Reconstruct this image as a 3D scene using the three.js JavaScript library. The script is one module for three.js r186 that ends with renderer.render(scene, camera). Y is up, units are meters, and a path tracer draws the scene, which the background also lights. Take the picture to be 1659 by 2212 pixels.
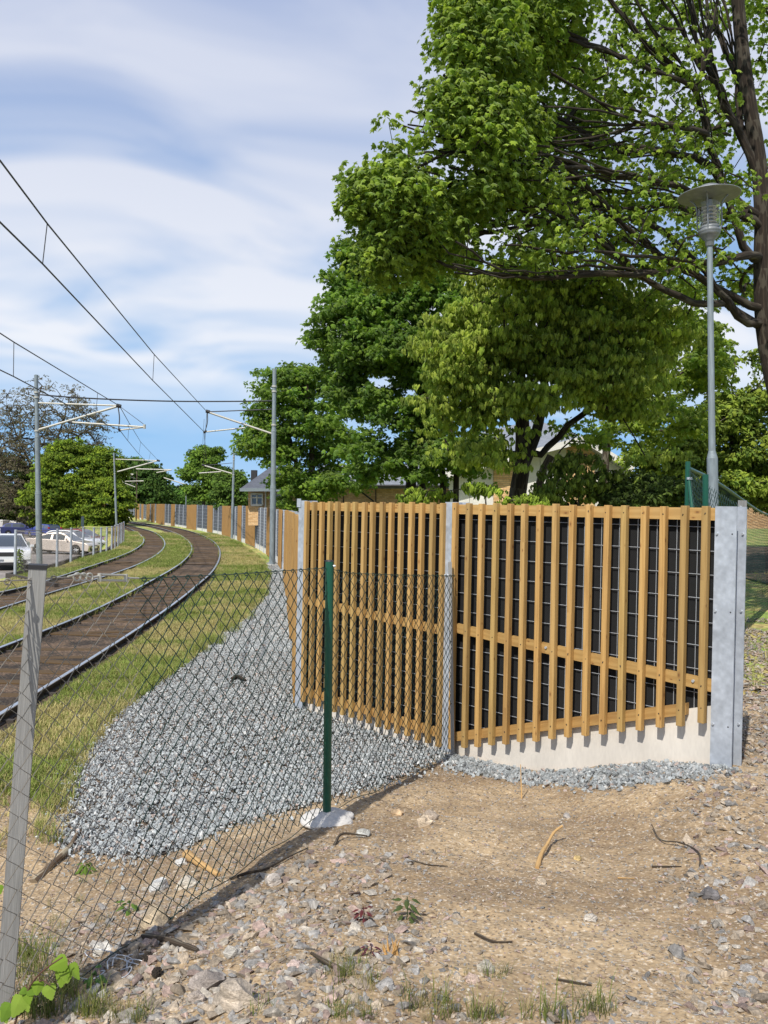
import * as THREE from 'three';
import { mergeGeometries } from 'three/addons/utils/BufferGeometryUtils.js';
import { ConvexGeometry } from 'three/addons/geometries/ConvexGeometry.js';
import { RoundedBoxGeometry } from 'three/addons/geometries/RoundedBoxGeometry.js';

// ---------- camera, sky, sun, exposure ----------
const scene = new THREE.Scene();
const FPX = 1789, EYE = 2.5;                                   // focal length in the pixels the photograph was measured in (1659 x 2212), eye height
const camera = new THREE.PerspectiveCamera(2 * Math.atan(1106 / FPX) * 180 / Math.PI, 0.75, 0.05, 3000);
camera.position.set(0, EYE, 0);
camera.rotation.set(-0.0045, 0, 0.02, 'YXZ');
camera.updateMatrixWorld(true);
const renderer = new THREE.WebGLRenderer({ antialias: true });
renderer.toneMapping = THREE.LinearToneMapping;
renderer.toneMappingExposure = 1.1;
renderer.shadowMap.enabled = true;

const sun = new THREE.DirectionalLight(new THREE.Color(1, 0.945, 0.86), 4.6);
sun.position.set(-0.46 * 70, 1.22 * 70, 0.95 * 70);
sun.castShadow = true; sun.shadow.radius = 1; sun.shadow.mapSize.set(4096, 4096);
Object.assign(sun.shadow.camera, { left: -60, right: 60, top: 60, bottom: -60, near: 1, far: 400 });
scene.add(sun); scene.add(sun.target);

// ---------- random numbers and noise ----------
function RNG(a) { return () => { a = (a + 0x6d2b79f5) | 0; let t = Math.imul(a ^ (a >>> 15), 1 | a); t = (t + Math.imul(t ^ (t >>> 7), 61 | t)) ^ t; return ((t ^ (t >>> 14)) >>> 0) / 4294967296; }; }
const hash = (x, y, s) => { let h = Math.imul(x, 374761393) ^ Math.imul(y, 668265263) ^ Math.imul(s + 11, 1274126177); h = Math.imul(h ^ (h >>> 13), 1274126177); h ^= h >>> 16; return (h >>> 0) / 4294967296; };
const S = (t) => { t = Math.min(1, Math.max(0, t)); return t * t * (3 - 2 * t); };
const mix = (a, b, t) => a + (b - a) * t, clamp = (x, a, b) => Math.min(b, Math.max(a, x));
function vnoise(x, y, s = 0, P = 0) {                          // value noise, periodic when P is given
  const ix = Math.floor(x), iy = Math.floor(y), fx = S(x - ix), fy = S(y - iy), w = (v) => (P ? ((v % P) + P) % P : v);
  const a = hash(w(ix), w(iy), s), b = hash(w(ix + 1), w(iy), s), c = hash(w(ix), w(iy + 1), s), d = hash(w(ix + 1), w(iy + 1), s);
  return mix(mix(a, b, fx), mix(c, d, fx), fy);
}
function fbm(x, y, oct = 4, s = 0, P = 0) { let v = 0, a = 0.5, n = 0; for (let i = 0; i < oct; i++) { v += a * vnoise(x, y, s + i * 17, P); n += a; a *= 0.5; x *= 2; y *= 2; P *= 2; } return v / n; }

// ---------- sky: pale blue air with sheets of thin high cloud ----------
{
  const W = 2048, Hh = 1024, data = new Float32Array(W * Hh * 4);
  for (let r = 0; r < Hh; r++) {
    const el = ((r + 0.5) / Hh - 0.5) * Math.PI, y = Math.sin(el), up = Math.max(0, y);
    for (let c = 0; c < W; c++) {
      const az = ((c + 0.5) / W - 0.5) * 2 * Math.PI, x = Math.cos(az) * Math.cos(el), z = Math.sin(az) * Math.cos(el);
      const k = 1 / (up + 0.16), px = x * k, pz = z * k;
      const t = S(up / 0.55);
      let R = mix(0.23, 0.23, t), G = mix(0.50, 0.335, t), B = mix(0.84, 0.60, t);
      const a = 0.24, qx = px * Math.cos(a) - pz * Math.sin(a), qz = px * Math.sin(a) + pz * Math.cos(a);
      const wx = fbm(qx * 0.9 + 3.1, qz * 0.9, 3, 5) - 0.5, wz = fbm(qx * 0.9 + 9.7, qz * 0.9 + 4.2, 3, 9) - 0.5;
      const n1 = fbm(qx * 0.75 + wx * 1.4 + 1.9, qz * 1.35 + wz * 1.4 + 8.35, 5, 21), n2 = fbm(qx * 2.0 + wx * 3.4, qz * 3.6 + wz * 3.4, 6, 33);
      const low = S((el * 57.3 - 3.5) / 8);
      let cl = S((n1 * 0.8 + n2 * 0.28 - 0.335) / 0.28) * mix(0.16, 1, low);
      cl = cl * (0.84 + 0.7 * (n2 - 0.47)) + 0.09 * low;
      cl = clamp(cl, 0, 0.97);
      const hz = S(1 - up / 0.07) * 0.35;                        // paler air near the horizon
      R = mix(R, 0.60, hz); G = mix(G, 0.72, hz); B = mix(B, 0.88, hz);
      const cr = mix(0.86, 0.60, t), cg = mix(0.885, 0.645, t), cb = mix(0.93, 0.775, t);
      const o = (r * W + c) * 4;
      data[o] = mix(R, cr, cl); data[o + 1] = mix(G, cg, cl); data[o + 2] = mix(B, cb, cl); data[o + 3] = 1;
    }
  }
  const t = new THREE.DataTexture(data, W, Hh, THREE.RGBAFormat, THREE.FloatType);
  t.mapping = THREE.EquirectangularReflectionMapping; t.magFilter = THREE.LinearFilter; t.minFilter = THREE.LinearFilter; t.needsUpdate = true;
  scene.background = t; scene.environment = t;
}

// ---------- small tools ----------
const V = (x, y, z) => new THREE.Vector3(x, y, z);
const lin = (r, g, b) => new THREE.Color().setRGB(r, g, b);
function at(x, y, D) {                                           // the point at depth D behind a pixel of the measured photograph
  const d = V((x - 829.5) / FPX, -(y - 1106) / FPX, -1).applyQuaternion(camera.quaternion);
  return d.multiplyScalar(D / -d.z).add(camera.position);
}
function onLevel(x, y, level = 0) { const p = at(x, y, 1), sl = p.y - EYE; return at(x, y, (level - EYE) / sl); }
function onGround(x, y) { let D = 1; for (; D < 300; D *= 1.004) { const p = at(x, y, D); if (p.y <= H(p.x, D)) return p; } return at(x, y, 300); }
const used = {};
function numbered(n) { if (!(n in used)) { used[n] = 0; return n; } used[n]++; return n + '_' + String(used[n]).padStart(3, '0'); }
const rootOf = (o) => { while (o.parent && o.parent !== scene) o = o.parent; return o; };
function prep(g) { g = g.index ? g.toNonIndexed() : g; for (const k of Object.keys(g.attributes)) if (!['position', 'normal', 'uv', 'color'].includes(k)) g.deleteAttribute(k); return g; }
function merge(list) {
  list = list.map(prep);
  const anyC = list.some((g) => g.attributes.color);
  if (anyC) for (const g of list) if (!g.attributes.color) g.setAttribute('color', new THREE.BufferAttribute(new Float32Array(g.attributes.position.count * 3).fill(1), 3));
  return list.length === 1 ? list[0] : mergeGeometries(list);
}
function add(o, parent) { o.castShadow = o.receiveShadow = true; (parent || scene).add(o); return o; }
function mesh(name, geo, mat, parent) {                          // geometry in world coordinates, moved into its thing's own axes
  const g = merge([].concat(geo)), m = new THREE.Mesh(g, mat);
  if (parent) { const r = rootOf(parent); m.name = name; g.translate(-r.position.x, -r.position.y, -r.position.z); if (parent !== r) { g.translate(-parent.position.x, -parent.position.y, -parent.position.z); } } else m.name = numbered(name);
  return add(m, parent);
}
function put(name, geo, mat, parent, pos, turn = 0) {            // a shared geometry at a place of the world
  const m = new THREE.Mesh(geo, mat), r = rootOf(parent); m.name = name; m.position.copy(pos).sub(r.position); if (parent !== r) m.position.sub(parent.position); m.rotation.y = turn; return add(m, parent);
}
function thing(name, label, category, pos, group) {
  const o = new THREE.Group(); o.name = numbered(name); o.position.copy(pos); o.userData = { label, category }; if (group) o.userData.group = group; scene.add(o); return o;
}
function tag(o, label, category, group) { o.userData = { label, category }; if (group) o.userData.group = group; return o; }
function structure(o, label) { o.userData.kind = 'structure'; if (label) o.userData.label = label; return o; }
function stuff(o, label, category) { o.userData.kind = 'stuff'; if (label) o.userData.label = label; if (category) o.userData.category = category; return o; }
function box(w, h, d, x, y, z, ry = 0, rx = 0, rz = 0) { const g = new THREE.BoxGeometry(w, h, d); if (rx) g.rotateX(rx); if (rz) g.rotateZ(rz); if (ry) g.rotateY(ry); g.translate(x, y, z); return g; }
function rbox(w, h, d, r, x, y, z, ry = 0) { const g = new RoundedBoxGeometry(w, h, d, 1, r); if (ry) g.rotateY(ry); g.translate(x, y, z); return g; }
function bar(a, b, r0, r1 = r0, seg = 8) {                       // a straight tapered rod between two points
  const d = b.clone().sub(a), L = d.length(), g = new THREE.CylinderGeometry(r1, r0, L, seg); g.translate(0, L / 2, 0);
  g.applyQuaternion(new THREE.Quaternion().setFromUnitVectors(V(0, 1, 0), d.normalize())); g.translate(a.x, a.y, a.z); return g;
}
function beam(a, b, w, h, up = V(0, 1, 0)) {                     // a square timber between two points
  const d = b.clone().sub(a), L = d.length(); d.normalize(); const s = new THREE.Vector3().crossVectors(up, d).normalize(), u = new THREE.Vector3().crossVectors(d, s);
  const g = new THREE.BoxGeometry(w, h, L); g.applyMatrix4(new THREE.Matrix4().makeBasis(s, u, d)); g.translate((a.x + b.x) / 2, (a.y + b.y) / 2, (a.z + b.z) / 2); return g;
}
function tube(pts, rad, seg = 5, uvs = 1, cap = true) {          // a tube along points with a radius at each
  const n = pts.length, pos = [], nor = [], uv = [], idx = [], t = V(0, 0, 0), a = V(0, 0, 0), b = V(0, 0, 0); let len = 0;
  let ref = Math.abs(pts[n - 1].y - pts[0].y) > pts[n - 1].distanceTo(pts[0]) * 0.8 ? V(1, 0, 0) : V(0, 1, 0);
  for (let i = 0; i < n; i++) {
    t.subVectors(pts[Math.min(n - 1, i + 1)], pts[Math.max(0, i - 1)]).normalize();
    a.crossVectors(ref, t); if (a.lengthSq() < 1e-6) a.crossVectors(V(0.3, 0.5, 0.8), t); a.normalize(); b.crossVectors(t, a); ref = b.clone();
    const r = typeof rad === 'number' ? rad : rad[i]; if (i) len += pts[i].distanceTo(pts[i - 1]);
    for (let k = 0; k <= seg; k++) { const q = k / seg * 2 * Math.PI, c = Math.cos(q), s = Math.sin(q), nx = a.x * c + b.x * s, ny = a.y * c + b.y * s, nz = a.z * c + b.z * s;
      pos.push(pts[i].x + nx * r, pts[i].y + ny * r, pts[i].z + nz * r); nor.push(nx, ny, nz); uv.push(k / seg * uvs, len); }
  }
  for (let i = 0; i < n - 1; i++) for (let k = 0; k < seg; k++) { const p = i * (seg + 1) + k; idx.push(p, p + 1, p + seg + 1, p + 1, p + seg + 2, p + seg + 1); }
  if (cap) for (const e of [0, n - 1]) { const c = pos.length / 3, tt = V(0, 0, 0).subVectors(pts[e ? n - 1 : 1], pts[e ? n - 2 : 0]).normalize().multiplyScalar(e ? 1 : -1); pos.push(pts[e].x, pts[e].y, pts[e].z); nor.push(tt.x, tt.y, tt.z); uv.push(0, 0);
    const base = c; for (let k = 0; k <= seg; k++) { const p = (e * (seg + 1) + k) * 3; pos.push(pos[p], pos[p + 1], pos[p + 2]); nor.push(tt.x, tt.y, tt.z); uv.push(0, 0); }
    for (let k = 0; k < seg; k++) e ? idx.push(base, base + 1 + k, base + 2 + k) : idx.push(base, base + 2 + k, base + 1 + k); }
  const g = new THREE.BufferGeometry(); g.setAttribute('position', new THREE.Float32BufferAttribute(pos, 3)); g.setAttribute('normal', new THREE.Float32BufferAttribute(nor, 3)); g.setAttribute('uv', new THREE.Float32BufferAttribute(uv, 2)); g.setIndex(idx); return g;
}
function smooth(pts, n) { return new THREE.CatmullRomCurve3(pts, false, 'centripetal').getSpacedPoints(n); }
function spanPolyline(pl, x) { for (let i = 0; i < pl.length - 1; i++) if (x <= pl[i + 1][1] || i === pl.length - 2) return mix(pl[i][0], pl[i + 1][0], (x - pl[i][1]) / (pl[i + 1][1] - pl[i][1])); }
function inPoly(p, x, y) { let c = false; for (let i = 0, j = p.length - 1; i < p.length; j = i++) if ((p[i][1] > y) !== (p[j][1] > y) && x < (p[j][0] - p[i][0]) * (y - p[i][1]) / (p[j][1] - p[i][1]) + p[i][0]) c = !c; return c; }
function segDist(pl, x, y) { let best = 1e9; for (let i = 0; i < pl.length - 1; i++) { const ax = pl[i][0], ay = pl[i][1], dx = pl[i + 1][0] - ax, dy = pl[i + 1][1] - ay, t = clamp(((x - ax) * dx + (y - ay) * dy) / (dx * dx + dy * dy), 0, 1); best = Math.min(best, Math.hypot(x - ax - t * dx, y - ay - t * dy)); } return best; }

// ---------- textures and materials ----------
function tex(w, h, f, srgb = true) {                             // f(u, v, x, y) gives sRGB 0..1 (or a height)
  const d = new Uint8Array(w * h * 4);
  for (let y = 0; y < h; y++) for (let x = 0; x < w; x++) { const c = f(x / w, y / h, x, y), o = (y * w + x) * 4; for (let k = 0; k < 3; k++) d[o + k] = clamp((Array.isArray(c) ? c[k] : c) * 255, 0, 255); d[o + 3] = 255; }
  const t = new THREE.DataTexture(d, w, h); t.wrapS = t.wrapT = THREE.RepeatWrapping; t.magFilter = THREE.LinearFilter; t.minFilter = THREE.LinearMipmapLinearFilter; t.generateMipmaps = true; if (srgb) t.colorSpace = THREE.SRGBColorSpace; t.needsUpdate = true; return t;
}
const rep = (t, x, y) => { const c = t.clone(); c.repeat.set(x, y); c.needsUpdate = true; return c; };
const mixc = (a, b, t) => [mix(a[0], b[0], t), mix(a[1], b[1], t), mix(a[2], b[2], t)];
const std = (o) => new THREE.MeshStandardMaterial(o), phys = (o) => new THREE.MeshPhysicalMaterial(o);
const woodTex = tex(512, 1024, (u, v) => {                       // 0.4 m across, 2.56 m along
  const warp = fbm(u * 6, v * 3, 3, 3, 0) * 0.35, ring = Math.sin((u * 26 + warp * 18 + fbm(u * 3, v * 2, 2, 8) * 6) * 2.2);
  const grain = fbm(u * 160, v * 9, 3, 40), blot = fbm(u * 5, v * 6, 3, 60);
  let c = mixc([0.765, 0.625, 0.40], [0.675, 0.53, 0.315], S(ring * 0.5 + 0.5) * 0.55 + grain * 0.45);
  c = mixc(c, [0.585, 0.44, 0.255], S((blot - 0.5) / 0.3) * 0.5);
  for (let k = 0; k < 14; k++) { const kx = hash(k, 1, 5), ky = hash(k, 2, 5), r = 0.006 + hash(k, 3, 5) * 0.012, q = Math.hypot((u - kx), (v - ky) * 3.2) / r; if (q < 3) c = mixc(c, q < 1 ? [0.36, 0.23, 0.12] : [0.60, 0.42, 0.22], S((3 - q) / 2) * 0.6); }
  return c;
});
const galvTex = tex(512, 512, (u, v) => { const a = fbm(u * 24, v * 24, 3, 1, 24), b = fbm(u * 6, v * 6, 4, 2, 6), k = 0.69 + (a - 0.5) * 0.16 + (b - 0.5) * 0.10; return [k * 0.955, k * 0.995, k * 1.05]; });
const noiseTex = tex(512, 512, (u, v) => fbm(u * 16, v * 16, 5, 7, 16), false);
const fineTex = tex(512, 512, (u, v) => fbm(u * 90, v * 90, 3, 12, 90), false);
const dirtTex = tex(1024, 1024, (u, v) => {                      // 3 m tile
  const a = fbm(u * 5, v * 5, 5, 3, 5), b = fbm(u * 60, v * 60, 4, 9, 60), g = fbm(u * 220, v * 220, 2, 14, 220);
  let c = mixc([0.525, 0.445, 0.34], [0.66, 0.575, 0.45], S((a - 0.25) / 0.5)); const k = 0.80 + 0.22 * b + 0.18 * g; c = [c[0] * k, c[1] * k, c[2] * k];
  if (g > 0.66) c = mixc(c, [0.80, 0.76, 0.70], (g - 0.66) * 4); if (g < 0.3) c = mixc(c, [0.36, 0.27, 0.19], (0.3 - g) * 3.5); return c;
});
const dirtBump = tex(1024, 1024, (u, v) => 0.5 * fbm(u * 60, v * 60, 4, 9, 60) + 0.5 * fbm(u * 200, v * 200, 2, 14, 200), false);
const grassTex = tex(1024, 1024, (u, v) => {                     // 6 m tile: mown grass with dry patches
  const a = fbm(u * 7, v * 7, 5, 2, 7), b = fbm(u * 90, v * 90, 3, 6, 90), c0 = fbm(u * 22, v * 22, 4, 19, 22);
  let c = mixc([0.52, 0.60, 0.27], [0.75, 0.69, 0.42], S((a * 0.6 + c0 * 0.4 - 0.4) / 0.24)); c = mixc(c, [0.42, 0.33, 0.22], S((c0 - 0.66) / 0.12) * 0.7); const k = 0.62 + 0.62 * b; return [c[0] * k, c[1] * k, c[2] * k];
});
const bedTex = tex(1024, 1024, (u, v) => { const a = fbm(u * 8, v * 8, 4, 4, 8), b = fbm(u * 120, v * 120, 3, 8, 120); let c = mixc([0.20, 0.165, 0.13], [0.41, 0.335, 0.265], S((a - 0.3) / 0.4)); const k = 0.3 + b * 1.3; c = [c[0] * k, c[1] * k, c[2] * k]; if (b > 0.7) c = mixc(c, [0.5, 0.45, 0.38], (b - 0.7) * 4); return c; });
const concTex = tex(512, 512, (u, v) => { const a = fbm(u * 5, v * 5, 5, 5, 5), b = fbm(u * 70, v * 70, 2, 6, 70), k = 0.93 + (a - 0.5) * 0.13 + (b - 0.5) * 0.05; return [0.865 * k, 0.84 * k, 0.80 * k]; });
const asphTex = tex(512, 512, (u, v) => { const a = fbm(u * 4, v * 4, 4, 5, 4), b = fbm(u * 90, v * 90, 2, 6, 90), k = 0.47 + (a - 0.5) * 0.16 + (b - 0.5) * 0.2; return [k * 1.06, k, k * 0.95]; });
const barkTex = tex(256, 512, (u, v) => { const a = fbm(u * 12, v * 6, 4, 5, 0), b = Math.abs(fbm(u * 8, v * 3, 4, 31) - 0.5) * 2, l = fbm(u * 5, v * 5, 4, 77); let c = mixc([0.20, 0.165, 0.13], [0.40, 0.35, 0.29], S(a * 0.7 + b * 0.6 - 0.2)); if (l > 0.56) c = mixc(c, [0.48, 0.47, 0.42], S((l - 0.56) / 0.1) * 0.6); return c; });
const brickTex = tex(512, 512, (u, v, x, y) => {                 // 1 m x 0.96 m: 4 bricks by 12 courses
  const row = Math.floor(v * 12), uu = u * 4 + (row % 2) * 0.5, col = Math.floor(uu), fu = uu - col, fv = v * 12 - row, m = fu < 0.04 || fv < 0.14; const h = hash(col % 4, row, 3), n = fbm(u * 80, v * 80, 2, 4, 80);
  const c = mixc([0.76, 0.60, 0.41], [0.88, 0.74, 0.55], h); const k = 0.86 + n * 0.28; return m ? [0.60 * k, 0.53 * k, 0.45 * k] : [c[0] * k, c[1] * k, c[2] * k]; });
const slateTex = tex(512, 512, (u, v) => { const row = Math.floor(v * 10), uu = u * 8 + (row % 2) * 0.5, col = Math.floor(uu), m = uu - col < 0.05 || v * 10 - row < 0.1; const k = 0.46 + hash(col % 8, row, 4) * 0.1 - (m ? 0.14 : 0); return [k * 0.96, k, k * 1.06]; });
const weaveTex = tex(256, 256, (u, v) => { const a = (Math.sin((u * 12 + v * 12) * 2 * Math.PI) + 1) / 2, b = (Math.sin((u * 12 - v * 12) * 2 * Math.PI) + 1) / 2, k = 0.10 + 0.17 * Math.pow(a * b, 1.5) + 0.03 * fbm(u * 4, v * 4, 3, 8, 4); return [k, k * 1.01, k * 1.04]; });
const woodTints = [[0.92, 0.93, 0.90], [0.80, 0.80, 0.74], [1.0, 0.98, 0.90], [0.76, 0.72, 0.64], [0.86, 0.91, 0.84], [0.72, 0.74, 0.70], [0.94, 0.90, 0.81]].map((t) => lin(...t));
const M = {
  wood: woodTints.map((color) => std({ map: woodTex, color, roughness: 0.72, bumpMap: fineTex, bumpScale: 0.0006 })),
  woodFar: std({ map: woodTex, color: lin(0.76, 0.70, 0.63), roughness: 0.78 }),
  galv: std({ map: galvTex, roughness: 0.5, metalness: 0.15, bumpMap: noiseTex, bumpScale: 0.0004 }),
  galvWire: std({ color: lin(0.52, 0.55, 0.59), roughness: 0.4, metalness: 0.5 }),
  greyWire: std({ color: lin(0.26, 0.235, 0.20), roughness: 0.6, metalness: 0.2 }),
  greenWire: std({ color: lin(0.007, 0.036, 0.028), roughness: 0.5 }),
  greenPaint: std({ color: lin(0.006, 0.075, 0.045), roughness: 0.35 }),
  rustWire: std({ color: lin(0.20, 0.10, 0.055), roughness: 0.8 }),
  weave: std({ map: rep(weaveTex, 4, 4), color: lin(0.28, 0.30, 0.33), roughness: 0.9 }),
  concrete: std({ map: concTex, roughness: 0.9, bumpMap: noiseTex, bumpScale: 0.0012 }),
  footing: std({ map: concTex, color: lin(0.92, 0.95, 1.0), roughness: 0.95, bumpMap: noiseTex, bumpScale: 0.012 }),
  oldPost: std({ map: rep(galvTex, 1, 1), color: lin(0.72, 0.655, 0.56), roughness: 0.65, metalness: 0.15, bumpMap: noiseTex, bumpScale: 0.001 }),
  mast: std({ map: rep(galvTex, 1, 1), color: lin(0.50, 0.55, 0.535), roughness: 0.6, metalness: 0.1 }),
  steel: std({ color: lin(0.46, 0.45, 0.40), roughness: 0.55, metalness: 0.3 }),
  cable: std({ color: lin(0.05, 0.05, 0.055), roughness: 0.6 }),
  railTop: std({ color: lin(0.62, 0.66, 0.72), roughness: 0.28, metalness: 0.9 }),
  railSide: std({ color: lin(0.05, 0.04, 0.034), roughness: 0.85 }),
  sleeper: std({ map: rep(woodTex, 1, 1), color: lin(0.17, 0.165, 0.17), roughness: 0.95 }),
  dirt: std({ map: dirtTex, roughness: 1, bumpMap: dirtBump, bumpScale: 0.012, vertexColors: true }),
  grass: std({ map: grassTex, roughness: 1, bumpMap: noiseTex, bumpScale: 0.04 }),
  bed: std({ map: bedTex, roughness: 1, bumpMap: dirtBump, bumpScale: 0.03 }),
  gravelBed: std({ map: rep(bedTex, 1, 1), color: lin(1.6, 1.75, 1.9), roughness: 1, bumpMap: dirtBump, bumpScale: 0.03 }),
  asphalt: std({ map: asphTex, roughness: 0.95 }),
  bark: std({ map: rep(barkTex, 2, 0.8), roughness: 1, bumpMap: rep(barkTex, 2, 0.8), bumpScale: 0.015 }),
  barkDark: std({ map: rep(barkTex, 2, 0.8), color: lin(0.45, 0.42, 0.4), roughness: 1, bumpMap: rep(barkTex, 2, 0.8), bumpScale: 0.02 }),
  barkPale: std({ map: rep(barkTex, 2, 0.8), color: lin(1.25, 1.2, 1.1), roughness: 1 }),
  brick: std({ map: brickTex, roughness: 0.95 }),
  slate: std({ map: slateTex, roughness: 0.8 }),
  darkRoof: std({ map: slateTex, color: lin(0.45, 0.45, 0.48), roughness: 0.85 }),
  white: std({ map: concTex, color: lin(1.08, 1.12, 1.18), roughness: 0.85 }),
  dark: std({ color: lin(0.02, 0.02, 0.022), roughness: 0.6 }),
  glass: phys({ color: lin(0.05, 0.06, 0.07), roughness: 0.06, metalness: 0, clearcoat: 1, clearcoatRoughness: 0.04 }),
  stone: std({ map: noiseStone(), roughness: 0.95, bumpMap: noiseTex, bumpScale: 0.01 }),
};
function noiseStone() { return tex(256, 256, (u, v) => { const a = fbm(u * 8, v * 8, 5, 15, 8), b = fbm(u * 60, v * 60, 2, 25, 60), k = 0.72 + (a - 0.5) * 0.4 + (b - 0.5) * 0.3; return [k, k, k]; }); }

// ---------- the lie of the land (X to the right, D away from the camera, heights in metres above the tramway) ----------
const far1 = [[611, 1229], [595, 1211], [562, 1187], [541, 1177], [525, 1171], [494, 1159], [454, 1150], [417, 1144], [370, 1136], [342, 1131], [308, 1123], [275, 1118.5], [235, 1115.5], [205, 1113.5]];
const BAR = [[2.585, 6.203], [0.71, 8.3], [-0.96, 10.2], [-1.42, 14.0], ...far1.map(([x, y]) => { const p = onLevel(x, y, 0.05); return [p.x, -p.z]; })];   // foot of the noise barrier
const LINK = [[-2.15, 0.8], [-1.31, 3.15], [-0.39, 5.71], [0.71, 8.15]];                                                           // the chain link fence
const lotPx = [[32.4, 1246], [122.7, 1226.3], [152.8, 1215.9], [179, 1206.7], [201.9, 1202], [217.6, 1196.9], [230, 1193.9], [241, 1190.5], [248, 1184.7], [254.6, 1181], [259, 1176.6], [262.7, 1174], [267, 1169.6]];
const LOT = lotPx.map(([x, y]) => { const p = onLevel(x, y, 0.02); return [p.x, -p.z]; });
const bx = (D) => (D < 6.203 ? 2.585 + (6.203 - D) * 0.894 : spanPolyline(BAR, D)), fx = (D) => spanPolyline(LINK, Math.min(D, 9));
const lotX = [[-7.5, 5], [-9.5, 16], ...LOT, [-20, 62], [-31, 86], [-38, 100], [-70, 140]], lx = (D) => spanPolyline(lotX, D), lotY = (D) => -0.75 - 0.009 * (D - 30);
function H(X, D) {
  const plane = 1.065 - 0.128 * Math.max(D, -2), soft = 0.5 * (plane + Math.sqrt(plane * plane + 0.003));
  let m = soft + 0.324 * S((X - 1.2) / 1.3) * S((D - 3) / 3) - 0.16 * clamp(-X - 0.37, 0, 3) * S((9 - D) / 3);
  const d = (fx(D) - X) * 0.93; m = Math.max(0, m) * (1 - S(d / 2.15));
  if (D > 8.5) m *= S((11 - D) / 2.5);
  let h = m;
  if (D > -2) h = Math.max(h, 0.56 * S((X - bx(D) - 0.1) / 0.8));
  if (D > 3) { const q = lx(D) - X - 0.25; if (q > 0) h = mix(h, lotY(D), S(q / 1.3)); }
  return h;
}
const rough = (X, D) => (fbm(X * 2.2, D * 2.2, 3, 71) - 0.5) * 0.05 + (fbm(X * 9, D * 9, 3, 73) - 0.5) * 0.036;
const inDirt = (X, D) => { const d = (fx(D) - X) * 0.93 + (fbm(X * 1.5, D * 1.5, 3, 5) - 0.5) * 0.5; return D < 15 && (X > bx(D) + 0.1 ? D < 9.5 + (fbm(X, D, 2, 8) - 0.5) * 2 : d < mix(4.4, 2.15, S((D - 6) / 2.6)) && D < 9.6); };

function sheet(nx, ny, f, keep) {                                // a grid f(i/nx, j/ny) -> [X, Y, D, u, v]
  const pos = [], uv = [], idx = [], col = [];
  for (let j = 0; j <= ny; j++) for (let i = 0; i <= nx; i++) { const [X, Y, D, u, v, c] = f(i / nx, j / ny); pos.push(X, Y, -D); uv.push(u, v); if (c) col.push(...c); }
  for (let j = 0; j < ny; j++) for (let i = 0; i < nx; i++) { const a = j * (nx + 1) + i, b = a + 1, c = a + nx + 1, d = c + 1; if (keep && !keep((pos[a * 3] + pos[d * 3]) / 2, -(pos[a * 3 + 2] + pos[d * 3 + 2]) / 2)) continue; idx.push(a, b, c, b, d, c); }
  const g = new THREE.BufferGeometry(); g.setAttribute('position', new THREE.Float32BufferAttribute(pos, 3)); g.setAttribute('uv', new THREE.Float32BufferAttribute(uv, 2)); if (col.length) g.setAttribute('color', new THREE.Float32BufferAttribute(col, 3)); g.setIndex(idx); g.computeVertexNormals(); return g;
}
function surface(name, geo, mat) { const m = new THREE.Mesh(geo, mat); m.name = name; add(m); return structure(m); }
surface('ground', sheet(300, 320, (u, v) => {
  const s = u * 2 - 1, X = 5 * Math.sinh(5.6 * s), D = 7 * (Math.exp(5.4 * v) - 1) - 14;
  let y = H(X, D); if (inDirt(X, D) && inDirt(X + 0.5, D) && inDirt(X - 0.5, D) && inDirt(X, D + 0.5)) y -= 0.12;
  if (D > 15 && D < 125 && X < lx(D) - 1.7) y -= 0.1;
  return [X, y, D, X / 6, D / 6];
}), M.grass);
surface('dirt_mound', sheet(480, 420, (u, v) => {
  const X = -6 + u * 16, D = -3 + v * 15.5, d = (fx(D) - X) * 0.93, fenceShade = S((0.30 - Math.abs(d + 0.05 + (fbm(X * 3, D * 3, 3, 91) - 0.5) * 0.7)) / 0.22) * S((8.4 - D) / 1), soil = S((fbm(X * 1.3, D * 1.3, 5, 95) - 0.48) / 0.2) * 0.6;  // strip at the mesh foot: fence shadow painted into the vertex colour
  const k = mix(1, 0.55, fenceShade * 0.25), c = [k * mix(1, 0.87, soil), k * mix(1, 0.84, soil), k * mix(1, 0.8, soil)];
  return [X, H(X, D) + rough(X, D) + 0.012, D, X / 3, D / 3, c];
}, inDirt), M.dirt);
surface('painted_tree_shade', sheet(30, 24, (u, v) => { const D = 23 + v * 24, X = mix(8 + 0.12 * D, 34, u); return [X, H(X, D) + 0.05 + 0.5 * Math.sin(v * Math.PI) * S(u * 4), D, X / 3, D / 3]; }), M.bed);  // dark sheet over the bank, its colour stands in for tree shade
surface('parking_lot', sheet(60, 60, (u, v) => { const D = 14 + v * 110, X = mix(lx(D) - 1.6, -110, u * u); return [X, lotY(D) + 0.004, D, X / 5, D / 5]; }), M.asphalt);

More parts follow.
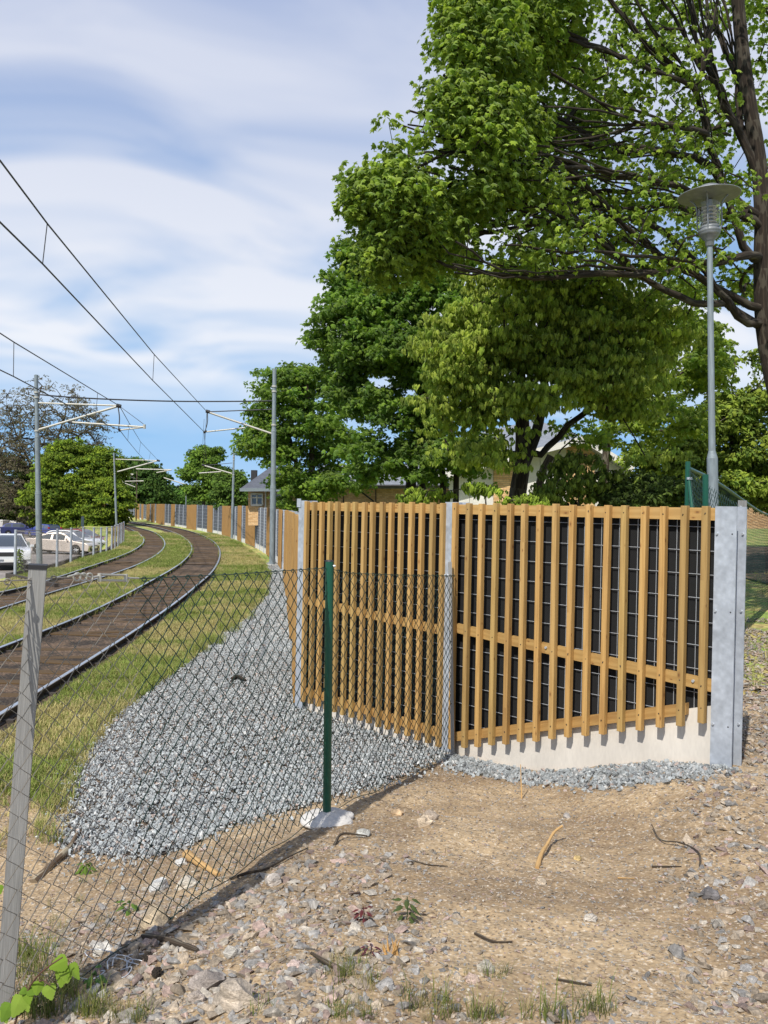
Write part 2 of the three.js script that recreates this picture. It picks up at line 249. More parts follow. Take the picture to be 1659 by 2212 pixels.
// ---------- the noise barrier ----------
const W = (p, y) => V(p[0], y, -p[1]);
const barrier = thing('noise_barrier', 'long timber and steel mesh noise barrier curving along the tram tracks', 'noise barrier', W(BAR[1], 0));
const slatGeos = new Map();
function slatGeo(len, kind, w = 0.05, d = 0.05) {                // upright slat, foot at the origin, a slightly skewed foot
  const key = len.toFixed(2) + kind + w; if (slatGeos.has(key)) return slatGeos.get(key);
  const g = new RoundedBoxGeometry(w, len, d, 1, 0.003); g.translate(0, len / 2, 0); const p = g.attributes.position, uv = g.attributes.uv, nn = g.attributes.normal, o = hash(kind, 3, 9);
  for (let i = 0; i < p.count; i++) { const side = Math.abs(nn.getX(i)) > 0.6 ? p.getZ(i) + 0.09 : p.getX(i); uv.setXY(i, (side + o) / 0.4, (p.getY(i) + kind * 0.37) / 2.56); }
  slatGeos.set(key, g); return g;
}
function woodUV(g, o = 0) { const p = g.attributes.position, uv = g.attributes.uv; for (let i = 0; i < p.count; i++) uv.setXY(i, (p.getY(i) + o) / 0.4, (p.getX(i) + p.getZ(i) * 0.6 + o * 3) / 2.56); return g; }
function frame(a, b) { const t = V(b[0] - a[0], 0, -(b[1] - a[1])); const L = t.length(); t.normalize(); const n = V(-t.z, 0, t.x); return { t, n, L, turn: Math.atan2(-t.z, t.x), P: (s, y, out) => V(a[0] + t.x * s + n.x * out, y, -a[1] + t.z * s + n.z * out) }; }
function slab(f, s0, s1, y00, y01, y10, y11, o0, o1) {           // a board along the panel: bottom y00..y01, top y10..y11, between offsets o0 and o1
  const q = [f.P(s0, y00, o1), f.P(s1, y01, o1), f.P(s1, y11, o1), f.P(s0, y10, o1), f.P(s0, y00, o0), f.P(s1, y01, o0), f.P(s1, y11, o0), f.P(s0, y10, o0)], pos = [], uv = [], idx = [];
  const face = (a, b, c, d, w, h) => { const k = pos.length / 3; for (const i of [a, b, c, d]) pos.push(q[i].x, q[i].y, q[i].z); uv.push(0, 0, w, 0, w, h, 0, h); idx.push(k, k + 1, k + 2, k, k + 2, k + 3); };
  const w = s1 - s0, h = y10 - y00, e = Math.abs(o1 - o0); face(0, 1, 2, 3, w, h); face(5, 4, 7, 6, w, h); face(3, 2, 6, 7, w, e); face(1, 0, 4, 5, w, e); face(1, 5, 6, 2, e, h); face(4, 0, 3, 7, e, h);
  const g = new THREE.BufferGeometry(); g.setAttribute('position', new THREE.Float32BufferAttribute(pos, 3)); g.setAttribute('uv', new THREE.Float32BufferAttribute(uv, 2)); g.setIndex(idx); const ng = g.toNonIndexed(); ng.computeVertexNormals(); return ng;
}
{
  const r = RNG(4);
  const specs = [
    { a: BAR[2], b: BAR[1], mid: [1.36, 1.275], foot: [0.13, 0.115], conc: [0.24, 0.22], base: -0.3 },
    { a: BAR[1], b: BAR[0], mid: [1.33, 1.205], foot: [0.10, 0.965], conc: [0.22, 1.06], base: -0.2 }];
  const TOP = 2.553;
  specs.forEach((sp, k) => {
    const f = frame(sp.a, sp.b), L = f.L, s0 = 0.03, s1 = L - 0.085, foot = (s) => mix(sp.foot[0], sp.foot[1], s / L), mid = (s) => mix(sp.mid[0], sp.mid[1], s / L);
    const panel = mesh('panel', slab(f, s0, s1, mix(sp.conc[0], sp.conc[1], s0 / L), mix(sp.conc[0], sp.conc[1], s1 / L), TOP - 0.01, TOP - 0.01, -0.09, -0.032), M.weave, barrier);
    panel.userData.label = k ? 'nearest panel with sloping foot rail' : 'level panel behind the green fence post';
    mesh('concrete_base', slab(f, s0, s1 + (k ? 0.015 : 0), sp.base, sp.base, sp.conc[0], sp.conc[1], -0.1, -0.004), M.concrete, panel);
    const rw = (g, o) => { const u = g.attributes.uv; for (let i = 0; i < u.count; i++) u.setXY(i, u.getY(i) / 0.4 + o, u.getX(i) / 2.56 + o); return g; };
    mesh('rail', rw(slab(f, s0, s1, TOP - 0.095, TOP - 0.095, TOP, TOP, 0, 0.045), 0.1 + k * 0.2), M.wood[0], panel);
    mesh('rail', rw(slab(f, s0, s1, mid(s0) - 0.045, mid(s1) - 0.045, mid(s0) + 0.045, mid(s1) + 0.045, 0, 0.045), 0.4 + k * 0.15), M.wood[1], panel);
    mesh('rail', rw(slab(f, s0, s1 - 0.2 * k, foot(s0) + 0.075, foot(s1 - 0.2 * k) + 0.075, foot(s0) + 0.165, foot(s1 - 0.2 * k) + 0.165, 0, 0.045), 0.7 + k * 0.13), M.wood[3], panel);
    const N = 16, p0 = k ? 0.085 : 0.11, p1 = k ? L - 0.145 : L - 0.09, pitch = (p1 - p0) / (N - 1);
    for (let i = 0; i < N; i++) {
      const s = p0 + pitch * i + (r() - 0.5) * 0.006, y0 = foot(s) + (r() - 0.5) * 0.012, len = Math.round((TOP + 0.012 + (r() - 0.5) * 0.006 - y0) * 100) / 100;
      const m = put('slat', slatGeo(len, (i * 3 + k) % 7), M.wood[Math.floor(r() * 7)], panel, f.P(s, y0, 0.0705), f.turn);
      m.rotation.z = (r() - 0.5) * 0.008; m.rotation.y += (r() - 0.5) * 0.05;
      const nails = []; for (const yy of [TOP - 0.05, mid(s), foot(s) + 0.12]) nails.push(bar(f.P(s + (r() - 0.5) * 0.012, yy + (r() - 0.5) * 0.03, 0.0945), f.P(s, yy, 0.0975), 0.0045, 0.0045, 6));
      if (k) for (const q of nails) mesh('nail_head', q, M.dark, panel);
    }
    for (let i = 0; i < 12; i++) { const y = 2.405 - 0.1825 * i; let e0 = s0, e1 = s1; const lo = (s) => mix(sp.conc[0], sp.conc[1], s / L); if (y < Math.max(lo(s0), lo(s1))) { if (y < Math.min(lo(s0), lo(s1))) continue; e1 = clamp((y - sp.conc[0]) / (sp.conc[1] - sp.conc[0]) * L, s0, s1); } if (e1 > e0 + 0.05) mesh('wire', bar(f.P(e0, y, -0.014), f.P(e1, y, -0.014), 0.0032, 0.0032, 5), M.galvWire, panel); }
    for (let i = 0; i < N; i++) { const s = p0 + pitch * (i + 0.36); if (s > s1) continue; mesh('wire', bar(f.P(s, mix(sp.conc[0], sp.conc[1], s / L) + 0.004, -0.021), f.P(s, TOP - 0.012, -0.021), 0.0032, 0.0032, 5), M.galvWire, panel); }
    if (k) for (const [s, y] of [[p0 + pitch * 6.42, mid(1.1) + 0.005], [p0 + pitch * 14.5, mid(2.4)]]) mesh('bolt', bar(f.P(s, y, 0.045), f.P(s, y, 0.057), 0.013, 0.011, 8), M.galvWire, panel);
    // steel H post at the start of this panel, and the one at the open right end
    const post = (s, y0, y1, wide = 0.165) => { const p = mesh('post', [slab(f, s - wide / 2, s + wide / 2, y0, y0, y1, y1, 0.042, 0.053), slab(f, s - wide / 2, s + wide / 2, y0, y0, y1, y1, -0.115, -0.104), slab(f, s - 0.005, s + 0.005, y0, y0, y1 - 0.002, y1 - 0.002, -0.104, 0.042)], M.galv, barrier); return p; };
    const p = post(0, -0.4, TOP + 0.022);
    if (!k) mesh('bracket', slab(f, -0.11, -0.03, TOP - 0.06, TOP - 0.06, TOP + 0.045, TOP + 0.045, 0.055, 0.062), M.galv, p);
    if (k) { const e = post(L, -0.1, TOP + 0.012), bolts = []; for (const y of [2.36, 1.78, 0.93]) for (const [s, o] of [[-0.062, 0.053], [0.122, -0.104]]) bolts.push(bar(f.P(L + s * (o < 0 ? 0.5 : 1), y, o), f.P(L + s * (o < 0 ? 0.5 : 1), y, o + 0.012), 0.011, 0.009, 6)); for (const q of bolts) mesh('bolt', q, M.galvWire, e); const h = []; for (const y of [2.36, 1.78, 0.93]) h.push(bar(f.P(L + 0.052, y, 0.0532), f.P(L + 0.052, y, 0.0538), 0.006, 0.006, 8)); for (const q of h) mesh('bolt_hole', q, M.dark, e);
    }
  });
}
{ // the long lower run: timber blocks and bare mesh fields in turn
  const r = RNG(11), pl = BAR.slice(2).map((p) => V(p[0], 0, -p[1])), crv = new THREE.CatmullRomCurve3(pl, false, 'centripetal'), total = crv.getLength(), step = 2.45, n = Math.floor(total / step);
  const pat = 'wmwwmwwmmwmwwmmmwwmwmmwwmmwmmwwmmmwmmww'; let tp = 2.36;
  for (let i = 0; i < n; i++) {
    const A = crv.getPointAt(i / n), B = crv.getPointAt((i + 1) / n), f = frame([B.x, -B.z], [A.x, -A.z]), L = f.L, wood = pat[i % pat.length] === 'w', D = -A.z; if (r() < 0.45) tp = clamp(tp + (r() - 0.5) * 0.16, 2.24, 2.46);
    const off = wood ? 0.03 : 0;
    const panel = mesh('panel', slab(f, 0.03, L - 0.03, 0.28, 0.28, tp - 0.01, tp - 0.01, -0.07 + off, -0.02 + off), wood ? M.dark : panelGrey(), barrier);
    mesh('concrete_base', slab(f, 0.02, L - 0.02, -0.3, -0.3, 0.29, 0.29, -0.08, 0.0), M.white, panel);
    if (wood) {
      const g = [], m = D < 60 ? 16 : 10, w = D < 60 ? 0.075 : 0.16; for (let j = 0; j < m; j++) { const s = 0.08 + (L - 0.16) * j / (m - 1), q = slatGeo(Math.round((tp - 0.06) * 50) / 50, j % 7, w, 0.045).clone(); q.rotateY(f.turn); const p = f.P(s, 0.08 + (r() - 0.5) * 0.02, 0.05 + off + (j % 2) * 0.012); q.translate(p.x, p.y, p.z); if (D < 32) mesh('slat', q, M.wood[1 + 2 * (j % 2)], panel); else g.push(q); }
      if (g.length) stuff(mesh('slats', g, M.woodFar, panel));
      mesh('rail', slab(f, 0.03, L - 0.03, tp - 0.1, tp - 0.1, tp, tp, off - 0.0, off + 0.024), M.woodFar, panel);
    } else {
      const g = [], m = D < 60 ? 13 : 7, rr = D < 40 ? 0.0045 : 0.008; for (let j = 0; j <= m; j++) { const y = 0.3 + (tp - 0.32) * j / m; g.push(bar(f.P(0.03, y, -0.006), f.P(L - 0.03, y, -0.006), rr, rr, 4)); } for (let j = 0; j <= 5; j++) { const s = 0.04 + (L - 0.08) * j / 5; g.push(bar(f.P(s, 0.29, -0.012), f.P(s, tp, -0.012), rr * (j % 5 ? 1 : 1.6), rr, 4)); } stuff(mesh('wire_grid', g, M.galvWire, panel));
    }
    if (i) mesh('post', slab(f, -0.045, 0.045, -0.2, -0.2, tp + 0.02, tp + 0.02, -0.1, 0.045), M.galv, barrier);
  }
}
function panelGrey() { return panelGrey.m || (panelGrey.m = std({ map: weaveTex, color: lin(2.6, 3.1, 4.0), roughness: 0.95 })); }

// ---------- chain link fences ----------
function linkWires(path, y0, y1, w, h, radius, matOf, parent, lean = 0) {   // path(s) -> {x, D}; one zigzag wire after another
  const cnt = Math.floor(path.length / (w / 2));
  for (let i = 0; i < cnt; i++) {
    const s0 = i * w / 2, rows = Math.floor((y1(s0) - y0(s0)) / (h / 2)), pts = []; if (rows < 3) continue;
    for (let k = 0; k <= rows; k++) { const top = y1(s0) - k * h / 2, right = (k + i) % 2, s = s0 + (right ? w / 2 : 0) + lean * k * h / 2 + (hash(i, k, 3) - 0.5) * w * 0.07; const p = path.at(clamp(s, 0, path.length)); const o = (right ? 1 : -1) * radius * 0.9 + (fbm(s * 2.5, top * 2.5, 2, 44) - 0.5) * 0.03; pts.push(V(p.x + o * path.nx, top + (hash(k, i, 5) - 0.5) * h * 0.05, -p.D + o * path.nz)); }
    mesh('wire', tube(pts, matOf(s0) === M.greyWire ? radius * 0.78 : radius, 4, 1, false), matOf(s0), parent);
  }
}
function linkPath(pl) { const seg = []; let L = 0; for (let i = 0; i < pl.length - 1; i++) { const l = Math.hypot(pl[i + 1][0] - pl[i][0], pl[i + 1][1] - pl[i][1]); seg.push([L, l, i]); L += l; } const dx = pl[pl.length - 1][0] - pl[0][0], dz = -(pl[pl.length - 1][1] - pl[0][1]), q = Math.hypot(dx, dz); return { length: L, nx: dz / q, nz: -dx / q, at(s) { for (const [a, l, i] of seg) if (s <= a + l + 1e-6) { const t = (s - a) / l; return { x: mix(pl[i][0], pl[i + 1][0], t), D: mix(pl[i][1], pl[i + 1][1], t) }; } const e = pl[pl.length - 1]; return { x: e[0], D: e[1] }; } }; }
{
  const f = thing('chain_link_fence', 'sagging chain link fence with one green tube post in front of the gravel', 'fence', V(-0.39, H(-0.39, 5.71), -5.71));
  const path = linkPath(LINK), sA = Math.hypot(LINK[1][0] - LINK[0][0], LINK[1][1] - LINK[0][1]), sB = sA + Math.hypot(LINK[2][0] - LINK[1][0], LINK[2][1] - LINK[1][1]), sC = path.length;
  const topPts = [[0, 2.31], [sA, at(82, 1252, 3.15).y], [sA + 0.12, at(110, 1246, 3.27).y], [sA + 0.6, at(236, 1249, 3.72).y], [mix(sA, sB, 0.55), at(490, 1240, 4.55).y], [sB, at(711, 1227, 5.71).y], [sB + 0.35, at(755, 1238, 6.03).y], [mix(sB, sC, 0.5), at(850, 1242, 6.93).y], [sC, at(972, 1243, 8.15).y]];
  const top = (s) => { for (let i = 0; i < topPts.length - 1; i++) if (s <= topPts[i + 1][0]) return mix(topPts[i][1], topPts[i + 1][1], (s - topPts[i][0]) / (topPts[i + 1][0] - topPts[i][0])); return topPts[topPts.length - 1][1]; };
  const gy = (s) => { const p = path.at(s); return H(p.x, p.D) + 0.03; };
  linkWires(path, gy, (s) => top(s) - 0.008, 0.118, 0.092, 0.0029, (s) => (s < sA + 0.62 ? M.greyWire : M.greenWire), f);
  const strand = (a, b, yf, mat, n = 26, rad = 0.0026) => { const pts = []; for (let i = 0; i <= n; i++) { const s = mix(a, b, i / n), p = path.at(s); pts.push(V(p.x, yf(s), -p.D)); } return mesh('tension_wire', tube(pts, rad, 5, 1, false), mat, f); };
  strand(0, sA + 0.16, top, M.greyWire); strand(sA + 0.62, sC, top, M.greenWire, 44); strand(sA, sC, (s) => gy(s) + 0.01 + 0.012 * Math.sin(s * 9), M.greenWire, 60);
  { const kn = []; for (let s = sA + 0.66; s < sC; s += 0.118) { const p = path.at(s); kn.push(new THREE.TorusGeometry(0.010, 0.0026, 4, 8).rotateY(0.5).translate(p.x, top(s) - 0.003, -p.D)); } stuff(mesh('wire_knots', kn, M.greenWire, f)); const kg = []; for (let s = 0.1; s < sA + 0.16; s += 0.118) { const p = path.at(s); kg.push(new THREE.TorusGeometry(0.011, 0.0028, 4, 8).rotateY(0.5).translate(p.x, top(s) - 0.003, -p.D)); } stuff(mesh('wire_knots', kg, M.greyWire, f)); }
  { // turnbuckle between the old grey wire and the green one
    const q = (s) => { const p = path.at(s); return V(p.x, top(s) + 0.002, -p.D); }, g = [], a = q(sA + 0.16), b = q(sA + 0.62), mid = a.clone().lerp(b, 0.62);
    g.push(tube(smooth([a, a.clone().lerp(b, 0.15).add(V(0, 0.012, 0)), a.clone().lerp(b, 0.3), a.clone().lerp(b, 0.42).add(V(0, 0.006, 0))], 14), 0.0045, 6)); for (const k of [0.12, 0.2, 0.28]) g.push(new THREE.TorusGeometry(0.016, 0.004, 5, 10).rotateY(0.9).translate(...a.clone().lerp(b, k).toArray()));
    for (const o of [-0.012, 0.012]) g.push(bar(a.clone().lerp(b, 0.42).add(V(0, o, 0)), a.clone().lerp(b, 0.8).add(V(0, o, 0)), 0.0052, 0.0052, 6)); for (const k of [0.42, 0.8]) g.push(bar(a.clone().lerp(b, k).add(V(0, -0.017, 0)), a.clone().lerp(b, k).add(V(0, 0.017, 0)), 0.009, 0.009, 8)); g.push(bar(a.clone().lerp(b, 0.8), b, 0.0045, 0.0045, 6)); mesh('turnbuckle', g, M.steel, f); void mid;
  }
  const base = V(at(3, 2235, 3.15).x, 0.42, -3.15), tp = at(82, 1226, 3.15); // the old square post leans to the right
  const up = tp.clone().sub(base).normalize(), old = mesh('post', beam(base, tp, 0.062, 0.062, V(0.35, 0, 1)), M.oldPost, f); old.userData.label = 'weathered grey square post'; mesh('post_cap', beam(tp.clone().addScaledVector(up, -0.004), tp.clone().addScaledVector(up, 0.012), 0.067, 0.067, V(0.35, 0, 1)), M.dark, old);
  const g0 = H(-0.39, 5.71), gp = V(at(706, 1775, 5.71).x, g0 - 0.1, -5.71), gt = at(712, 1213, 5.71), green = mesh('post', [bar(gp, gt, 0.0285, 0.0285, 20)], M.greenPaint, f); green.userData.label = 'dark green round tube post'; mesh('post_cap', [bar(gt.clone().add(V(0, 0.001, 0)), gt.clone().add(V(0, 0.010, 0)), 0.0295, 0.024, 20)], M.dark, green); mesh('bolt', bar(gt.clone().add(V(0.028, -0.03, 0.01)), gt.clone().add(V(0.042, -0.03, 0.014)), 0.01, 0.008, 8), M.galvWire, green);
  { // splash of concrete round its foot
    const g = new THREE.SphereGeometry(1, 40, 14), p = g.attributes.position; for (let i = 0; i < p.count; i++) { const a = Math.atan2(p.getZ(i), p.getX(i)), k = 0.14 * (1 + 0.45 * (fbm(Math.cos(a) * 2 + 5, Math.sin(a) * 2 + 5, 3, 3) - 0.35)); p.setXYZ(i, p.getX(i) * k * 1.25, Math.max(-0.3, p.getY(i)) * 0.05 + 0.014 * fbm(p.getX(i) * 6 + 9, p.getZ(i) * 6, 3, 6), p.getZ(i) * k * 1.2); } g.computeVertexNormals(); g.translate(gp.x + 0.01, g0 + 0.012, gp.z + 0.02); mesh('concrete_footing', g, M.footing, f);
  }
  const e0 = V(at(978, 1650, 8.12).x, 0.0, -8.12), e1 = at(972, 1214, 8.12); mesh('post', [beam(e0, e1, 0.034, 0.03, V(0, 0, 1))], M.oldPost, f).userData.label = 'pale flat end post against the barrier'; mesh('clamp', [bar(at(960, 1243, 8.12), at(976, 1243, 8.12), 0.012, 0.012, 8)], M.galvWire, f);
  const holes = []; for (const y of [1283, 1385, 1520]) holes.push(new THREE.SphereGeometry(0.007, 8, 6).translate(...at(974, y, 8.101).toArray())); for (const q of holes) mesh('bolt_hole', q, M.dark, f);
}
{ // the fence that starts at the barrier's open end and turns the corner by the lamp
  const A = [2.75, 6.36], B = [at(1488, 1000, 8.9).x, 8.9], C = [10.2, 21];
  const f = thing('chain_link_fence', 'green chain link fence turning a corner by the street lamp', 'fence', V(A[0], 0.5, -A[1]));
  const e = V(A[0], 0.45, -A[1]), et = at(1610, 1081, 6.34); mesh('post', [beam(V(et.x - 0.055, 0.45, -6.34), V(et.x - 0.035, et.y, -6.34), 0.05, 0.008, V(0.5, 0, 1)), beam(V(et.x - 0.022, 0.45, -6.36), V(et.x - 0.002, et.y, -6.36), 0.008, 0.05, V(0.5, 0, 1))], M.oldPost, f); mesh('bolt', [bar(V(et.x - 0.04, et.y - 0.05, -6.335), V(et.x - 0.04, et.y - 0.05, -6.32), 0.01, 0.008, 8)], M.galvWire, f); void e;
  const p1 = linkPath([[et.x + 0.02, 6.38], B]), p2 = linkPath([B, C]), tB = at(1492, 1012, 8.9).y, tA = et.y - 0.03, tC = at(1659, 1106, 21 * 0.96).y - 0.15;
  linkWires(p1, () => 0.6, (s) => mix(tA, tB, Math.pow(s / p1.length, 1.3)), 0.10, 0.09, 0.0024, () => M.greenWire, f);
  const g2 = linkPath([B, C]), cnt = []; // the run behind, whose wires are joined
  for (let i = 0; i < g2.length / 0.06; i++) { const pts = []; for (let k = 0; k <= 46; k++) { const s = i * 0.06 + ((k + i) % 2 ? 0.06 : 0), q = g2.at(Math.min(s, g2.length)), t = mix(tB - 0.03, tC, q.x > B[0] ? S((q.D - 8.9) / 8) * 0.6 + 0.4 * (q.D - 8.9) / 12.1 : 0) - k * 0.05; pts.push(V(q.x, t, -q.D)); } cnt.push(tube(pts, 0.0019, 3, 1, false)); } stuff(mesh('wire_mesh', cnt, M.greenWire, f));
  const rt = []; for (let i = 0; i <= 14; i++) { const q = p2.at(p2.length * i / 14); rt.push(V(q.x, mix(tB, tC, S((q.D - 8.9) / 8) * 0.6 + 0.4 * (q.D - 8.9) / 12.1), -q.D)); } mesh('top_rail', tube(rt, 0.022, 8), M.greenPaint, f);
  mesh('post', bar(V(B[0], 0.5, -B[1]), at(1486, 997, 8.9), 0.026, 0.026, 14), M.greenPaint, f).userData.label = 'tall green corner post'; mesh('brace', [bar(at(1500, 1140, 8.5), at(1489, 1040, 8.85), 0.021, 0.021, 12)], M.greenPaint, f); mesh('band', bar(at(1489.5, 1036, 8.87), at(1489.5, 1031, 8.87), 0.03, 0.03, 12), M.galvWire, f); mesh('post', bar(at(1524, 1130, 7.7), at(1524, 1025, 7.7), 0.028, 0.028, 14), M.greenPaint, f);
}
{ // the fence along the car park
  const pl = LOT, f = thing('chain_link_fence', 'grey wire mesh fence on thin steel posts along the car park', 'fence', V(LOT[3][0], 0, -LOT[3][1]));
  const hts = [102, 84, 76, 69, 63, 58, 55, 51, 48, 46, 44, 43, 42];
  const tops = pl.map((p, i) => clamp(at(lotPx[i][0], lotPx[i][1] - hts[i], p[1]).y, 1.3, 1.9));
  pl.forEach((p, i) => mesh('post', bar(V(p[0], -0.2, -p[1]), V(p[0], tops[i], -p[1]), 0.05, 0.05, 8), M.galv, f));
  const tw = [], wires = [[], []]; const ext = [[-9.2, 24], ...pl];
  for (let i = 0; i < ext.length - 1; i++) { const a = ext[i], b = ext[i + 1], ta = i ? tops[i - 1] : tops[0], tb = tops[Math.min(i, tops.length - 1)], l = Math.hypot(a[0] - b[0], a[1] - b[1]); tw.push(bar(V(a[0], ta - 0.04, -a[1]), V(b[0], tb - 0.04, -b[1]), 0.012, 0.012, 4));
    const n = Math.round(l / 0.06); for (let k = 0; k < n; k++) for (const d of [-1, 1]) { let s = k / n, y = mix(ta, tb, s) - 0.05, s2 = s + d * (y - 0.08) / l, y2 = 0.08; if (s2 > 1) { y2 = y - (1 - s) * l; s2 = 1; } if (s2 < 0) { y2 = y - s * l; s2 = 0; } wires[i > 6 ? 1 : 0].push(bar(V(mix(a[0], b[0], s), y, -mix(a[1], b[1], s)), V(mix(a[0], b[0], s2), y2, -mix(a[1], b[1], s2)), 0.0010, 0.0010, 3)); } }
  mesh('tension_wire', tw, M.greyWire, f); stuff(mesh('wire_mesh', wires[0], M.greyWire, f)); stuff(mesh('wire_mesh', wires[1], M.rustWire, f));
  const kerb = []; for (let i = 0; i < ext.length - 1; i++) { const a = ext[i], b = ext[i + 1]; kerb.push(beam(V(a[0] - 0.25, 0.02, -a[1]), V(b[0] - 0.25, 0.02, -b[1]), 0.12, 0.22)); } structure(mesh('kerb', kerb, M.railSide));
}

// ---------- tram tracks ----------
const R1 = [[0, 1544], [89, 1493], [190, 1429], [278, 1373], [357, 1320], [397, 1290], [430, 1261], [456, 1241], [471, 1218], [477, 1199], [475, 1184], [464, 1171], [447, 1160], [421, 1150], [387, 1141], [344, 1134.5], [301, 1129], [271, 1125]];
const R2 = [[0, 1401], [53.6, 1379.5], [159, 1340], [238, 1304], [317, 1260.5], [369, 1232.7], [397, 1215], [417, 1190], [415, 1177.5], [404, 1164.6], [382.6, 1151.7], [352.5, 1142], [318, 1134.5], [275, 1127.6]];
const R3 = [[0, 1316], [79, 1290], [139, 1272], [238, 1242.6], [293.6, 1223], [325, 1207], [340, 1199], [357, 1181.8], [357.7, 1173], [350, 1160], [335, 1149.6], [314, 1143], [279, 1136.6]];
const R4 = [[0, 1278.5], [64.5, 1267.8], [129, 1246], [193, 1224.8], [245, 1207.6], [284, 1192.5], [305, 1179.6], [313, 1169], [309.5, 1160], [296.6, 1149.6], [271, 1138.8]];
function railLine(px) {
  let p = px.map(([x, y]) => onLevel(x, y, 0.1)); const a = p[0].clone().sub(p[2]).normalize(), b = p[p.length - 1].clone().sub(p[p.length - 3]).normalize();
  p = [p[0].clone().addScaledVector(a, 9), ...p, p[p.length - 1].clone().addScaledVector(b, 40)];
  for (let k = 0; k < 2; k++) p = p.map((q, i) => (i && i < p.length - 1 ? q.clone().multiplyScalar(0.6).addScaledVector(p[i - 1], 0.2).addScaledVector(p[i + 1], 0.2).lerp(q, 0.45) : q));
  return smooth(p, 170).map((q) => q.setY(0));
}
const rails = [R1, R2, R3, R4].map(railLine), flat = rails.map((l) => l.map((p) => [p.x, -p.z]));
const nearestOn = (l, p) => { let b = 0, d = 1e9; l.forEach((q, i) => { const e = q.distanceToSquared(p); if (e < d) { d = e; b = i; } }); return l[b]; };
function railGeo(line, w0, w1, y0, y1) { const pos = [], idx = [], n = line.length; line.forEach((p, i) => { const t = line[Math.min(n - 1, i + 1)].clone().sub(line[Math.max(0, i - 1)]).normalize(), s = V(-t.z, 0, t.x); for (const [o, y] of [[-w0 / 2, y0], [-w1 / 2, y1], [w1 / 2, y1], [w0 / 2, y0]]) pos.push(p.x + s.x * o, y, p.z + s.z * o); }); for (let i = 0; i < n - 1; i++) for (let k = 0; k < 3; k++) { const a = i * 4 + k, b = a + 4; idx.push(a, b, a + 1, b, b + 1, a + 1); } const g = new THREE.BufferGeometry(); g.setAttribute('position', new THREE.Float32BufferAttribute(pos, 3)); g.setIndex(idx); const h = g.toNonIndexed(); h.computeVertexNormals(); h.setAttribute('uv', new THREE.BufferAttribute(new Float32Array(h.attributes.position.count * 2), 2)); return h; }
const sleeperGeo = woodUV(rbox(1.95, 0.09, 0.21, 0.012, 0, 0, 0));
function track(a, b, label) {
  const t = thing('tram_track', label, 'tram track', V(a[30].x, 0, a[30].z));
  for (const l of [a, b]) { const m = mesh('rail', [railGeo(l, 0.14, 0.14, 0.0, 0.03), railGeo(l, 0.02, 0.02, 0.02, 0.10), railGeo(l, 0.066, 0.07, 0.085, 0.118)], M.railSide, t); mesh('running_face', railGeo(l, 0.062, 0.054, 0.118, 0.124), M.railTop, m); }
  const g = []; let last = null; const r = RNG(a.length + Math.round(a[0].x * 7));
  for (const p of smooth(a, 700)) { if (last && p.distanceTo(last) < 0.66) continue; last = p.clone(); if (-p.z > 105) break; const q = nearestOn(b, p), d = q.clone().sub(p).normalize(), c = p.clone().lerp(q, 0.5); put('sleeper', sleeperGeo, M.sleeper, t, c.add(V(0, -0.030 + r() * 0.026, 0)), Math.atan2(-d.z, d.x) + (r() - 0.5) * 0.03); }
  const clips = []; for (const l of [a, b]) { let prev = null; for (const p of smooth(l, 700)) { if (prev && p.distanceTo(prev) < 0.66) continue; prev = p.clone(); if (-p.z > 40) break; clips.push(box(0.3, 0.035, 0.07, p.x, 0.03, p.z)); } } stuff(mesh('rail_clips', clips, M.railSide, t));
  const n = a.length; surface('track_bed', sheet(6, n - 1, (u, v) => { const i = Math.round(v * (n - 1)), p = a[i], q = nearestOn(b, p), d = q.clone().sub(p).normalize(); const e0 = p.clone().addScaledVector(d, -0.36 - (fbm(p.x * 1.3, p.z * 1.3, 2, 3) - 0.5) * 0.28), e1 = q.clone().addScaledVector(d, 0.36 + (fbm(q.x * 1.3, q.z * 1.3, 2, 13) - 0.5) * 0.28), c = e0.lerp(e1, u); return [c.x, 0.008 + (u > 0.1 && u < 0.9 ? 0.012 : 0), -c.z, c.x / 3, c.z / 3]; }), M.bed);
}
track(rails[0], rails[1], 'right hand tram track with shining rails nearest the noise barrier');
track(rails[2], rails[3], 'left hand tram track next to the car park fence');
const bed1 = [...flat[0], ...flat[1].slice().reverse()], bed2 = [...flat[2], ...flat[3].slice().reverse()];
const onTrack = (X, D) => inPoly(bed1, X, D) || inPoly(bed2, X, D) || segDist(flat[0].filter((_, i) => i % 2 === 0), X, D) < 0.3 || segDist(flat[1].filter((_, i) => i % 2 === 0), X, D) < 0.3 || segDist(flat[2].filter((_, i) => i % 2 === 0), X, D) < 0.3 || segDist(flat[3].filter((_, i) => i % 2 === 0), X, D) < 0.3;

// ---------- gravel and stones ----------
const gravelPx = [[146, 1835], [165, 1700], [190, 1640], [250, 1560], [330, 1490], [400, 1440], [460, 1390], [530, 1340], [575, 1290], [583, 1240], [568, 1212], [545, 1192], [515, 1177]].map(([x, y]) => { const p = onGround(x, y); return [p.x, -p.z]; });
const gravelLow = [[950, 1640], [860, 1685], [744, 1716], [660, 1748], [521, 1780], [446, 1818], [347, 1853], [273, 1856], [174, 1850]].map(([x, y]) => { const p = onGround(x, y); return [p.x, -p.z]; });
const gravelPoly = [...gravelPx, ...BAR.slice(1, 8).reverse().map(([x, d]) => [x, d]), ...gravelLow];
const kerbGravel = [[940, 1632], [1000, 1672], [1090, 1688], [1180, 1696], [1300, 1700], [1420, 1694], [1545, 1678], [1600, 1650]].map(([x, y]) => { const p = onGround(x, y); return [p.x, -p.z]; });
const kerbPoly = [...kerbGravel, [2.9, 6.4], [2.5, 6.3], [1.6, 7.3], [0.71, 8.33]];
